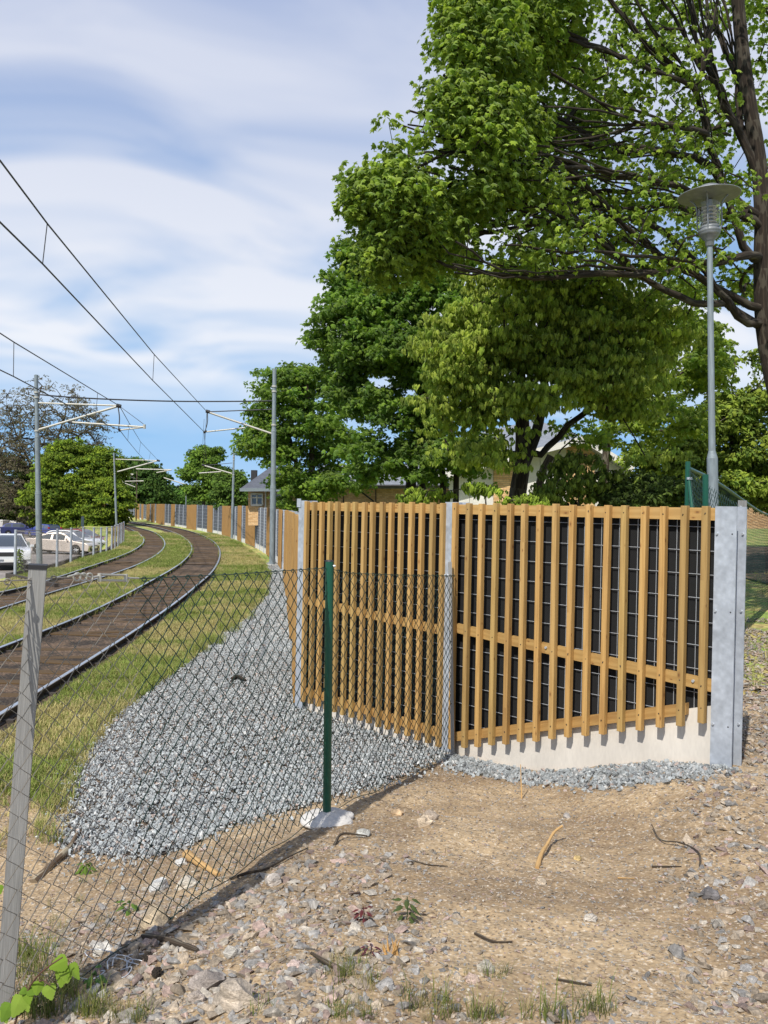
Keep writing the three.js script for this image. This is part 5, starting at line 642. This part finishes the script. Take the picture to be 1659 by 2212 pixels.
// ---------- street lamp ----------
{
  const D = 9.2, b = at(1541, 1085, D), t = at(1533, 520, D), up = t.clone().sub(b).normalize(), o = thing('street_lamp', 'tall park lamp with a wide flat hat on a slender grey pole', 'street lamp', V(b.x, 0.5, b.z)), px = D / FPX, rot = new THREE.Quaternion().setFromUnitVectors(V(0, 1, 0), up);
  const metal = std({ map: galvTex, color: lin(0.5, 0.49, 0.46), roughness: 0.5, metalness: 0.3 }), lathe = (pts, seg = 40) => { const g = new THREE.LatheGeometry(pts.map(([r, y]) => new THREE.Vector2(r, y)), seg); g.applyQuaternion(rot); g.translate(t.x, t.y, t.z); return g; };
  const foot = b.clone().addScaledVector(up, -(b.y - 0.4) / up.y), shoulder = at(1538.5, 990, D), neck = at(1538, 974, D);
  mesh('pole', [bar(neck, t, 0.037, 0.03, 20)], M.mast, o); mesh('pole_base', [bar(foot, shoulder, 0.058, 0.058, 20), bar(shoulder, neck, 0.058, 0.037, 20)], M.mast, o);
  mesh('fitting', lathe([[0.03, -0.06], [0.045, -0.06], [0.05, 0], [0.085, 0.03], [0.088, 0.05], [0.1, 0.055], [0.112, 0.075], [0.11, 0.09], [0.118, 0.095], [0.12, 0.115], [0.1, 0.12], [0.098, 0.135], [0.105, 0.14], [0.1, 0.16], [0, 0.16]]), metal, o);
  mesh('glass', lathe([[0.105, 0.15], [0.112, 0.3], [0.112, 0.44]]), phys({ color: lin(0.95, 0.95, 0.93), roughness: 0.05, transmission: 1, thickness: 0 }), o);
  for (let k = 0; k < 5; k++) mesh('louvre', lathe([[0.02, 0.20 + k * 0.042], [0.078, 0.19 + k * 0.042], [0.08, 0.198 + k * 0.042], [0.02, 0.215 + k * 0.042]]), M.white, o);
  mesh('lamp_holder', lathe([[0, 0.16], [0.05, 0.16], [0.052, 0.21], [0.035, 0.22], [0.035, 0.45]]), metal, o);
  for (let k = 0; k < 4; k++) { const a = k * Math.PI / 2 + 0.5, c = Math.cos(a), s = Math.sin(a), pts = [[0.113, 0.1], [0.128, 0.2], [0.13, 0.36], [0.15, 0.43], [0.2, 0.475]].map(([r, y]) => V(c * r, y, s * r).applyQuaternion(rot).add(t)); mesh('stay', tube(smooth(pts, 12), 0.008, 6), metal, o); }
  mesh('hat', lathe([[0.0, 0.46], [0.1, 0.455], [0.2, 0.475], [0.31, 0.49], [0.33, 0.492], [0.333, 0.5], [0.31, 0.507], [0.2, 0.522], [0.12, 0.54], [0.0, 0.54]], 56), metal, o); mesh('cap', lathe([[0.13, 0.535], [0.13, 0.56], [0.11, 0.575], [0.105, 0.6], [0.0, 0.61]]), metal, o); void px;
}

// ---------- cars and things in the car park ----------
const paint = (c, m = 0.4) => phys({ color: c, roughness: 0.35, metalness: m, clearcoat: 1, clearcoatRoughness: 0.06 }), tyreM = std({ color: lin(0.02, 0.02, 0.02), roughness: 0.9 }), rimM = std({ color: lin(0.55, 0.56, 0.57), roughness: 0.35, metalness: 0.7 }), headM = phys({ color: lin(0.7, 0.72, 0.75), roughness: 0.1, clearcoat: 1 }), tailM = phys({ color: lin(0.35, 0.01, 0.01), roughness: 0.2, clearcoat: 1 }), plateM = std({ color: lin(0.75, 0.75, 0.72), roughness: 0.5 }), plastic = std({ color: lin(0.025, 0.025, 0.027), roughness: 0.7 });
// side outlines, nose to the right (+x): hood line and roof line in metres
const SHAPES = {
  suv: { L: 4.48, Wd: 1.86, wb: 2.67, wr: 0.36, belt: [[-2.2, 1.1], [-2.1, 1.16], [0.95, 1.06], [2.0, 0.98], [2.2, 0.86]], roof: [[-2.1, 1.1], [-1.85, 1.58], [-0.9, 1.68], [0.1, 1.62], [1.15, 1.02]], sill: 0.3 },
  coupe: { L: 4.35, Wd: 1.76, wb: 2.6, wr: 0.32, belt: [[-2.12, 0.86], [-2.0, 0.98], [-0.9, 0.96], [0.85, 0.88], [1.9, 0.74], [2.13, 0.62]], roof: [[-1.75, 0.94], [-1.1, 1.30], [-0.2, 1.44], [0.35, 1.36], [1.2, 0.84]], sill: 0.22 },
  wagon: { L: 4.65, Wd: 1.78, wb: 2.7, wr: 0.32, belt: [[-2.3, 0.86], [-2.22, 1.0], [0.9, 0.94], [2.0, 0.8], [2.28, 0.68]], roof: [[-2.24, 0.98], [-1.9, 1.42], [-0.9, 1.5], [0.2, 1.44], [1.15, 0.9]], sill: 0.24 },
  hatch: { L: 4.2, Wd: 1.75, wb: 2.55, wr: 0.31, belt: [[-2.05, 0.84], [-1.98, 1.0], [0.85, 0.93], [1.85, 0.78], [2.06, 0.66]], roof: [[-2.0, 0.98], [-1.6, 1.40], [-0.7, 1.48], [0.2, 1.42], [1.1, 0.88]], sill: 0.24 } };
function car(name, label, shape, paintM, pos, turn, scale = 1) {
  const c = SHAPES[shape], o = thing(name, label, 'car', pos, 'cars in the car park'); o.rotation.y = turn; o.scale.setScalar(scale); const part = (n, g, m, p = o) => { const q = new THREE.Mesh(merge([].concat(g)), m); q.name = n; return add(q, p); };
  const fx0 = -c.L / 2, fx1 = c.L / 2, ax = [-c.wb / 2, c.wb / 2], sh = new THREE.Shape(), ar = c.wr + 0.06; sh.moveTo(fx0 + 0.06, c.sill + 0.06); sh.lineTo(ax[0] - ar, c.sill); sh.absarc(ax[0], c.wr, ar, Math.PI, 0, true); sh.lineTo(ax[1] - ar, c.sill); sh.absarc(ax[1], c.wr, ar, Math.PI, 0, true); sh.lineTo(fx1 - 0.06, c.sill + 0.06); sh.lineTo(fx1, c.sill + 0.28); const bl = c.belt.slice().reverse(); sh.splineThru([new THREE.Vector2(fx1 - 0.01, 0.55), ...bl.map(([x, y]) => new THREE.Vector2(x, y))]); sh.lineTo(fx0, c.sill + 0.4);
  const w = c.Wd - 0.16; const bg = new THREE.ExtrudeGeometry(sh, { depth: w, bevelEnabled: true, bevelThickness: 0.08, bevelSize: 0.05, bevelSegments: 3, curveSegments: 14 }); bg.translate(0, 0, -w / 2); part('body', bg, paintM);
  // greenhouse: roof line narrowed towards the top
  const rp = new THREE.SplineCurve(c.roof.map(([x, y]) => new THREE.Vector2(x, y))).getPoints(24), cw = (y) => (c.Wd / 2 - 0.07) - 0.30 * clamp((y - c.roof[0][1]) / 0.55, 0, 1), y0 = (x) => { for (let i = 0; i < c.belt.length - 1; i++) if (x <= c.belt[i + 1][0]) return mix(c.belt[i][1], c.belt[i + 1][1], clamp((x - c.belt[i][0]) / (c.belt[i + 1][0] - c.belt[i][0]), 0, 1)) - 0.06; return 0.7; };
  const cab = (k0, k1, lift, low) => { const pos = [], idx = []; for (let i = k0; i <= k1; i++) { const p = rp[i], h = cw(p.y) + lift, yb = y0(p.x) + (low || 0); pos.push(p.x, yb, cw(c.roof[0][1]) + lift, p.x, p.y + lift, h - 0.05, p.x, p.y + lift, -h + 0.05, p.x, yb, -cw(c.roof[0][1]) - lift); } const n = k1 - k0; for (let i = 0; i < n; i++) for (let k = 0; k < 3; k++) { const a = i * 4 + k, b = a + 4; idx.push(a, b, a + 1, b, b + 1, a + 1); } const g = new THREE.BufferGeometry(); g.setAttribute('position', new THREE.Float32BufferAttribute(pos, 3)); g.setIndex(idx); const q = g.toNonIndexed(); q.computeVertexNormals(); q.setAttribute('uv', new THREE.BufferAttribute(new Float32Array(q.attributes.position.count * 2), 2)); return q; };
  part('cabin', cab(0, 24, 0), paintM);
  const quad = (a, b, d, e) => { const g = new THREE.BufferGeometry(); g.setAttribute('position', new THREE.Float32BufferAttribute([...a, ...b, ...d, ...a, ...d, ...e], 3)); g.setAttribute('uv', new THREE.BufferAttribute(new Float32Array(12), 2)); g.computeVertexNormals(); return g; };
  const P = (k) => rp[k], strip = (k0, k1, out, inset) => { const g = []; for (let i = k0; i < k1; i++) { const a = P(i), b = P(i + 1); g.push(quad([a.x, a.y + out, cw(a.y) - inset], [b.x, b.y + out, cw(b.y) - inset], [b.x, b.y + out, -cw(b.y) + inset], [a.x, a.y + out, -cw(a.y) + inset])); } return g; };
  part('windscreen', strip(18, 24, 0.012, 0.1), M.glass); part('rear_window', strip(0, 6, 0.012, 0.14), M.glass);
  for (const s of [-1, 1]) for (const [k0, k1] of [[5, 10], [11, 19]]) { const g = []; for (let i = k0; i < k1; i++) { const a = P(i), b = P(i + 1), ya = y0(a.x) + 0.1, yb = y0(b.x) + 0.1, ta = Math.max(a.y - 0.08, ya + 0.01), tb = Math.max(b.y - 0.08, yb + 0.01), z = (x, y, p) => s * (mix(cw(c.roof[0][1]), cw(p.y) - 0.05, clamp((y - y0(x)) / Math.max(p.y - y0(x), 0.05), 0, 1)) + 0.012); g.push(quad([a.x, ya, z(a.x, ya, a)], [b.x, yb, z(b.x, yb, b)], [b.x, tb, z(b.x, tb, b)], [a.x, ta, z(a.x, ta, a)])); } part('side_window', g, M.glass); }
  for (const a of ax) for (const s of [-1, 1]) { const z = s * (c.Wd / 2 - 0.12), y = new THREE.TorusGeometry(c.wr - 0.09, 0.09, 10, 28); y.scale(1, 1, 1.15); y.translate(a, c.wr, z); const wl = part('wheel', y, tyreM); const g = [new THREE.CylinderGeometry(0.07, 0.07, 0.05, 12).rotateX(Math.PI / 2).translate(a, c.wr, z + s * 0.05), new THREE.TorusGeometry(c.wr - 0.11, 0.022, 6, 24).translate(a, c.wr, z + s * 0.06)]; for (let k = 0; k < 6; k++) { const q = k * Math.PI / 3; g.push(bar(V(a, c.wr, z + s * 0.055), V(a + Math.cos(q) * (c.wr - 0.12), c.wr + Math.sin(q) * (c.wr - 0.12), z + s * 0.05), 0.034, 0.028, 6)); } part('rim', g, rimM, wl); part('brake_disc', new THREE.CylinderGeometry(c.wr - 0.12, c.wr - 0.12, 0.03, 20).rotateX(Math.PI / 2).translate(a, c.wr, z), plastic, wl); }
  for (const s of [-1, 1]) { part('headlight', rbox(0.2, 0.13, 0.36, 0.04, fx1 - 0.12, 0.72 * (shape === 'suv' ? 1.12 : 0.9), s * (c.Wd / 2 - 0.26)), headM); part('tail_light', rbox(0.12, shape === 'wagon' ? 0.5 : 0.2, 0.2, 0.03, fx0 + 0.07, shape === 'wagon' ? 0.98 : 0.86, s * (c.Wd / 2 - 0.14)), tailM); part('mirror', rbox(0.12, 0.14, 0.2, 0.04, 0.72, c.belt[2][1] + 0.06, s * (c.Wd / 2 + 0.06)), paintM); part('fog_light', new THREE.CylinderGeometry(0.1, 0.1, 0.05, 14).rotateZ(Math.PI / 2).translate(fx1 + 0.03, 0.45, s * (c.Wd / 2 - 0.3)), plastic); part('door_handle', rbox(0.18, 0.03, 0.03, 0.01, -0.35, c.belt[2][1] - 0.13, s * (c.Wd / 2 - 0.005)), paintM); part('sill_strip', box(c.wb - 2 * ar, 0.1, 0.02, 0, c.sill + 0.08, s * (c.Wd / 2 - 0.025)), plastic); }
  part('grille', rbox(0.06, shape === 'suv' ? 0.2 : 0.12, c.Wd * 0.52, 0.03, fx1 + 0.03, shape === 'suv' ? 0.80 : 0.55, 0), plastic); part('lower_grille', rbox(0.06, 0.14, c.Wd * 0.66, 0.03, fx1 + 0.03, 0.34, 0), plastic); part('number_plate', box(0.02, 0.11, 0.52, fx1 + 0.075, 0.5, 0), plateM); part('number_plate', box(0.02, 0.11, 0.52, fx0 - 0.06, 0.7, 0), plateM); part('underbody', box(c.L - 0.7, 0.12, c.Wd - 0.5, 0, c.sill, 0), plastic);
  return o;
}
const lotAt = (x, y, D) => { const p = at(x, y, D); return p.setY(lotY(D) + 0.006); };
car('parked_car', 'white sport utility car facing the fence at the left picture edge', 'suv', paint(lin(0.72, 0.74, 0.77), 0.05), lotAt(22, 1205, 41.5), -1.15);
car('parked_car', 'beige metallic coupe parked side on behind the fence posts', 'coupe', paint(lin(0.62, 0.54, 0.47), 0.25), lotAt(135, 1180, 55.5), -0.08);
car('parked_car', 'white hatchback just behind the beige coupe, only its roof showing', 'hatch', paint(lin(0.72, 0.73, 0.75), 0.05), lotAt(158, 1175, 60), -0.25);
car('parked_car', 'dark red car whose bonnet shows right of the beige coupe', 'hatch', paint(lin(0.22, 0.012, 0.018), 0.3), lotAt(178, 1172, 64.5), -0.25);
car('parked_car', 'blue estate car with red tail lamps at the far side of the car park', 'wagon', paint(lin(0.025, 0.05, 0.28), 0.4), lotAt(94, 1154, 86), 2.5, 0.94);
car('parked_car', 'dark navy car beside the skips at the back of the car park', 'hatch', paint(lin(0.02, 0.03, 0.12), 0.4), lotAt(46, 1152, 90), 0.3, 0.94);
{ // skips by the trees
  const skip = (name, label, x0, x1, y0, y1, D, m, fill) => { const a = at(x0, y1, D), b = at(x1, y0, D), w = b.x - a.x, h = b.y - a.y, o = thing(name, label, 'skip', V((a.x + b.x) / 2, a.y - 0.8, -D - 1)), sh = new THREE.Shape(); sh.moveTo(-w / 2 + 0.25, 0); sh.lineTo(w / 2 - 0.25, 0); sh.lineTo(w / 2, h + 0.8); sh.lineTo(-w / 2, h + 0.8); sh.closePath(); const g = new THREE.ExtrudeGeometry(sh, { depth: 1.7, bevelEnabled: false }); g.translate(o.position.x, o.position.y, o.position.z - 0.85); mesh('bin', g, m, o); mesh('rim', beam(V(o.position.x - w / 2, b.y, o.position.z + 0.86), V(o.position.x + w / 2, b.y, o.position.z + 0.86), 0.1, 0.14), m, o); for (const s of [-0.3, 0, 0.3]) mesh('rib', box(0.1, h + 0.6, 0.08, o.position.x + s * w, o.position.y + (h + 0.8) / 2, o.position.z + 0.88), m, o); if (fill) { const r = RNG(8), q = []; for (let i = 0; i < 26; i++) q.push(box(0.3 + r() * 0.6, 0.08 + r() * 0.25, 0.3 + r() * 0.5, o.position.x + (r() - 0.5) * (w - 0.5), b.y + 0.05 + r() * 0.3, o.position.z + (r() - 0.5) * 1.2, r() * 3, r() * 0.5)); stuff(mesh('waste', q, M.white, o)); } };
  skip('waste_skip', 'black skip heaped with pale rubbish under the dark trees', 5, 36, 1136, 1149, 96, plastic, true); skip('waste_skip', 'dark green skip beside the black one', 36.5, 55, 1134, 1146, 98, std({ color: lin(0.012, 0.05, 0.035), roughness: 0.6 }), false); skip('waste_skip', 'white container cut off by the left picture edge', -20, 5, 1124, 1150, 94, M.white, false);
  const st = thing('timber_stack', 'low stack of brown timber next to the blue estate car', 'timber stack', at(72, 1148, 96)), r = RNG(5); for (let k = 0; k < 4; k++) for (let j = 0; j < 2; j++) mesh('board', box(3.6 + r() * 0.4, 0.2, 0.5, ...at(71, 1146, 96).add(V((r() - 0.5) * 0.3, -0.6 + k * 0.24, -0.3 - j * 0.55)).toArray()), M.sleeper, st);
  const sp = thing('sign_post', 'thin dark post with a narrow sign at the corner of the car park', 'sign', lotAt(178, 1165, 62)); mesh('post', bar(at(178.3, 1185, 62), at(178.6, 1114, 62), 0.05, 0.05, 8), M.dark, sp); mesh('sign_plate', rbox(0.22, 0.75, 0.05, 0.02, ...at(178.4, 1127, 61.9).toArray()), std({ color: lin(0.03, 0.05, 0.06), roughness: 0.5 }), sp);
}

// ---------- single stones, sticks and plants in the foreground ----------
const gAt = (x, y) => { const p = onGround(x, y); p.y = H(p.x, -p.z) + rough(p.x, -p.z) + 0.012; return p; };
{
  const list = [
    [342, 1931, 52, [0.62, 0.62, 0.60], 'grey white angular rock behind the mesh near the gravel corner', 1], [392, 1874, 34, [0.66, 0.65, 0.62], 'small white rock touching the end of the peeled branch', 2], [402, 1921, 46, [0.62, 0.57, 0.48], 'cream coloured block among the rocks behind the mesh', 3], [337, 2008, 72, [0.47, 0.38, 0.26], 'tan boulder leaning against the foot of the mesh', 4], [221, 2072, 46, [0.66, 0.63, 0.57], 'flat white stone at the foot of the mesh, lower left', 5], [501, 2072, 46, [0.50, 0.47, 0.41], 'rounded grey stone standing alone below the mesh', 6], [550, 1963, 42, [0.45, 0.38, 0.29], 'brownish upright stone just outside the mesh', 7], [446, 2137, 84, [0.30, 0.26, 0.23], 'wide dark grey rock at the lower edge, left of centre', 8], [508, 2185, 104, [0.45, 0.38, 0.30], 'large flat tan slab at the bottom edge', 9], [424, 2176, 40, [0.47, 0.40, 0.34], 'pinkish grey rock left of the flat tan slab', 10], [784, 1809, 38, [0.52, 0.52, 0.48], 'speckled grey rock by the strip of bark', 11], [640, 2102, 36, [0.66, 0.52, 0.46], 'pale pink stone beside the broken stick', 12], [590, 1916, 42, [0.50, 0.45, 0.40], 'grey brown slab among the rubble outside the mesh', 13], [859, 1761, 30, [0.56, 0.40, 0.24], 'round orange tan stone on the open soil', 14], [916, 1790, 40, [0.62, 0.50, 0.36], 'flat cream stone on the open soil', 15], [932, 1774, 38, [0.46, 0.38, 0.30], 'brown stone behind the flat cream one', 16], [1275, 1997, 30, [0.64, 0.59, 0.52], 'white stone in the middle of the lower right soil', 17], [1168, 1911, 30, [0.50, 0.41, 0.30], 'tan stone below the pale curved stick', 18], [1536, 1946, 42, [0.17, 0.16, 0.16], 'black stone among the rubble on the right', 19], [1050, 2104, 44, [0.46, 0.42, 0.34], 'broad grey green stone near the bottom centre', 20], [1020, 2126, 38, [0.58, 0.44, 0.36], 'pinkish stone left of the broad one at bottom centre', 21], [1248, 1864, 18, [0.62, 0.47, 0.22], 'small ochre stone right of the pale curved stick', 22], [1225, 1773, 18, [0.40, 0.37, 0.34], 'grey stone above the tip of the pale curved stick', 23]];
  for (const [x, y, w, c, label, sd] of list) { const p = gAt(x, y), D = -p.z, s = w * D / FPX / 2, g = stoneGeo(sd * 7, 0.62 + 0.25 * hash(sd, 1, 1)); g.rotateY(sd * 1.3); g.scale(s, s * (0.75 + 0.3 * hash(sd, 2, 2)), s * 0.85); g.translate(p.x, p.y + s * 0.28, p.z); const o = mesh('rock', g, std({ map: noiseStone.t || (noiseStone.t = noiseStone()), color: lin(c[0] * 1.6, c[1] * 1.6, c[2] * 1.6), roughness: 0.95, bumpMap: noiseTex, bumpScale: 0.006 })); tag(o, label, 'rock'); }
}
{
  const paleWood = std({ map: rep(woodTex, 1, 1), color: lin(1.0, 1.02, 1.15), roughness: 0.9 }), greyWood = std({ map: rep(barkTex, 1, 1), color: lin(2.6, 2.5, 2.3), roughness: 1 }), tanWood = std({ map: rep(woodTex, 1, 1), color: lin(0.95, 0.9, 0.85), roughness: 0.9 });
  const stick = (name, label, pts, r, mat, lift, cat = 'stick') => { const q = pts.map(([x, y], i) => gAt(x, y).add(V(0, (lift?.[i] ?? 0.006), 0))), n = pts.length * 5, s = smooth(q, n), rr = s.map((_, i) => r * (1 - 0.55 * i / n) * (0.85 + 0.3 * hash(i, Math.round(pts[0][0]), 2))); const o = mesh(name, tube(s, rr, 7, 1), mat); return tag(o, label, cat); };
  stick('stick', 'pale curved stick standing out of the sandy soil', [[1160, 1880], [1168, 1862], [1181, 1842], [1198, 1830], [1214, 1826]], 0.015, paleWood, [0, 0.02, 0.05, 0.08, 0.1]);
  stick('stick', 'dark bent twig on the right of the bare soil', [[1512, 1889], [1508, 1861], [1470, 1842], [1428, 1829], [1407, 1797]], 0.006, M.bark, [0, 0.02, 0.03, 0.02, 0.04]); stick('stick', 'short straight twig below the dark bent one', [[1408, 1880], [1472, 1883]], 0.006, M.bark); stick('stick', 'thin white straw on the soil below the straight twig', [[1334, 1909], [1370, 1907]], 0.004, paleWood); stick('stick', 'brown twig lying left of the pale curved stick', [[890, 1866], [925, 1876], [967, 1876]], 0.006, M.bark); stick('stick', 'thin upright stem in front of the kerb gravel', [[1127, 1728], [1125, 1725], [1123, 1724]], 0.006, paleWood, [0, 0.12, 0.26]); stick('stick', 'brown twig among the rubble at lower centre', [[1026, 2022], [1070, 2042], [1106, 2043]], 0.007, M.bark); stick('stick', 'dark twig near the bottom right of centre', [[1203, 2119], [1240, 2132], [1278, 2138]], 0.006, M.bark); stick('stick', 'short dark twig in the lower right soil', [[1448, 2055], [1478, 2055]], 0.005, M.bark);
  stick('driftwood', 'grey weathered branch at the left corner of the gravel', [[72, 1910], [110, 1880], [149, 1846], [166, 1814]], 0.028, greyWood, [0.0, 0.02, 0.03, 0.03], 'branch'); stick('peeled_branch', 'thick peeled yellow branch behind the mesh below the gravel', [[404, 1857], [428, 1880], [471, 1892]], 0.032, paleWood, [0.02, 0.025, 0.01], 'branch'); stick('branch', 'brown branch lying at the foot of the mesh', [[308, 2044], [360, 2054], [427, 2070]], 0.020, M.bark, [0.01, 0.02, 0.01], 'branch'); stick('root', 'long thin root running along the mesh foot', [[496, 1902], [540, 1896], [570, 1890], [620, 1868], [665, 1844]], 0.009, M.bark, [0.01, 0.02, 0.01, 0.02, 0.01], 'root'); stick('bark_strip', 'dark curled strip of bark beside the speckled rock', [[722, 1832], [740, 1816], [793, 1818]], 0.010, M.bark, [0, 0.04, 0.02], 'bark'); stick('broken_stick', 'thick broken stick in the grass tuft at the bottom', [[744, 2112], [700, 2098], [672, 2086]], 0.014, M.bark, [0.0, 0.02, 0.035]); stick('bark_piece', 'small dark piece of bark lying on the gravel', [[500, 1478], [512, 1474], [530, 1479]], 0.035, M.barkDark, [0.05, 0.07, 0.05], 'bark');
  const r = RNG(91), p = gAt(847, 2072), sp = []; for (let i = 0; i < 14; i++) { const a = r() * 6.28, q = V(p.x + (r() - 0.5) * 0.05, p.y, p.z + (r() - 0.5) * 0.05); sp.push(bar(q.clone().add(V(0, -0.02, 0)), q.clone().add(V(Math.cos(a) * 0.02, 0.02 + r() * 0.035, Math.sin(a) * 0.03)), 0.008, 0.001, 5)); } tag(mesh('tree_stump', sp, tanWood), 'splintered yellow tree stump sticking out of the soil', 'stump');
  const wp = gAt(250, 2105), wg = []; for (let i = 0; i < 7; i++) { const c = wp.clone().add(V((r() - 0.5) * 0.22, 0.01, (r() - 0.5) * 0.12)), a = r() * 6; wg.push(tube(smooth([c, c.clone().add(V(Math.cos(a) * 0.05, 0.02, Math.sin(a) * 0.05)), c.clone().add(V(Math.cos(a + 1) * 0.09, 0.01, Math.sin(a + 1) * 0.07)), c.clone().add(V(Math.cos(a + 2) * 0.08, 0.005, Math.sin(a + 2) * 0.08))], 10), 0.0025, 4)); } const ws = thing('wire_scraps', 'tangle of cut pale wire ends below the mesh', 'wire scraps', wp); wg.forEach((g) => mesh('wire', g, M.galvWire, ws));
  for (const [x, y, label] of [[338, 2112, 'dark pine cone right of the sapling'], [318, 2088, 'dark pine cone beside the pale wire scraps']]) { const c = gAt(x, y).add(V(0, 0.018, 0)), g = []; for (let k = 0; k < 40; k++) { const h = k / 40, a = k * 2.4, rr = 0.017 * Math.sin(Math.PI * (0.15 + h * 0.8)), q = V(c.x + Math.cos(a) * rr, c.y + Math.sin(a) * rr * 0.9, c.z + (h - 0.5) * 0.05); g.push(new THREE.SphereGeometry(0.007, 5, 4).scale(1, 0.6, 1.2).translate(q.x, q.y, q.z)); } const o = thing('pine_cone', label, 'pine cone', c); stuff(mesh('scales', g, M.barkDark, o)); mesh('core', new THREE.SphereGeometry(0.012, 8, 6).scale(1, 1, 1.8).translate(c.x, c.y, c.z), M.barkDark, o); }
  // weeds
  const weed = (name, label, x, y, n, size, c, hgt, seed) => { const q = RNG(seed), b = gAt(x, y), o = thing(name, label, 'weed', b), m = leafMat(c, 0.35); for (let i = 0; i < n; i++) { const a = i * 2.4 + q(), h = hgt * (0.2 + 0.8 * i / n), top = b.clone().add(V(Math.cos(a) * 0.02, h, Math.sin(a) * 0.02)); const lf = ovalLeaf.clone(); lf.scale(size, size, size); lf.rotateZ((q() - 0.6) * 0.8); lf.rotateY(-a); lf.translate(top.x, top.y, top.z); mesh('leaf', lf, m, o); } mesh('stem', tube([b, b.clone().add(V(0.005, hgt * 0.5, 0)), b.clone().add(V(0, hgt, 0.004))], 0.0025, 5), m, o); };
  weed('weed', 'red leaved weed in the soil left of centre at the bottom', 784, 2000, 12, 0.035, lin(0.13, 0.03, 0.035), 0.07, 3); weed('weed', 'green leafy weed with dark leaves right of the red one', 878, 1995, 12, 0.055, lin(0.07, 0.10, 0.03), 0.11, 4); weed('weed', 'small bright weed behind the mesh near the grey branch', 185, 1890, 12, 0.06, lin(0.12, 0.2, 0.03), 0.06, 5); weed('weed', 'small green seedling right of the sapling leaves', 205, 2135, 8, 0.05, lin(0.10, 0.2, 0.05), 0.05, 6); weed('weed', 'thin green weed behind the mesh near the tan boulder', 278, 1985, 10, 0.05, lin(0.10, 0.18, 0.03), 0.06, 7); weed('weed', 'green weed growing at the foot of the car park fence', 42, 1242, 60, 0.16, lin(0.13, 0.19, 0.04), 0.9, 8); weed('weed', 'purple leaved weed at the left end of the bare soil', 800, 2068, 8, 0.03, lin(0.10, 0.03, 0.04), 0.04, 9);
  // the sapling in the lower left corner
  const D = 2.45, root = gAt(30, 2330), sap = thing('sapling', 'young sapling with bright green serrated leaves in the lower left corner', 'sapling', root), lm = leafMat(lin(0.19, 0.31, 0.03), 0.4), st = std({ color: lin(0.10, 0.05, 0.03), roughness: 0.8 });
  const lms = [lm, leafMat(lin(0.14, 0.25, 0.025), 0.4), leafMat(lin(0.23, 0.35, 0.045), 0.4)]; const serr = []; for (let i = 0; i <= 12; i++) { const t = i / 12, w = 0.46 * Math.pow(Math.sin(Math.PI * Math.pow(t, 0.62)), 0.8) * (1 - 0.25 * t); serr.push([w + (i % 2 ? 0.045 : 0), t]); } const out = [...serr, ...serr.slice(1, -1).reverse().map(([a, b]) => [-a, b])], big = leafGeo(out, 0.18, 0.12);
  const main = [root, at(28, 2225, D), at(60, 2140, D), at(95, 2095, D - 0.05), at(135, 2068, D - 0.05)], side = [at(60, 2140, D), at(85, 2120, D), at(108, 2127, D - 0.1)]; mesh('stem', tube(smooth(main, 20), smooth(main, 20).map((_, i) => 0.006 - i * 0.0002), 6), st, sap); mesh('stem', tube(smooth(side, 8), 0.002, 5), st, sap);
  for (const [x, y, tx, ty, w] of [[146, 2074, 104, 2092, 1], [135, 2088, 128, 2134, 1.05], [150, 2082, 168, 2120, 1.0], [142, 2086, 146, 2128, 0.95], [84, 2118, 78, 2152, 1], [58, 2136, 36, 2150, 0.8], [58, 2138, 62, 2172, 1.0], [102, 2126, 112, 2164, 0.95], [48, 2150, 26, 2194, 1.15], [52, 2158, 60, 2192, 0.9], [22, 2166, 2, 2206, 1.1], [10, 2176, 14, 2216, 0.9], [60, 2134, 84, 2150, 0.8], [-4, 1912, 4, 1940, 0.7]]) { const a = at(x, y, D), b = at(tx, ty, D - 0.02), d = b.clone().sub(a), L = d.length() * w * 0.98; d.normalize(); const nrm = V(-0.7 + 1.2 * hash(x, y, 1), 0.1 + 0.9 * hash(y, x, 2), 1).normalize(), sd = V(0, 0, 0).crossVectors(d, nrm).normalize(); nrm.crossVectors(sd, d); const g = big.clone(); g.scale(L, L, L); g.applyMatrix4(new THREE.Matrix4().makeBasis(d, nrm, sd)); g.translate(a.x, a.y, a.z); const lf = mesh('leaf', g, lms[(x + y) % 3], sap); mesh('leaf_stalk', tube([a.clone().addScaledVector(d, -0.012).add(V(0, 0.004, 0)), a], 0.0012, 4), st, lf); }
}
renderer.render(scene, camera);
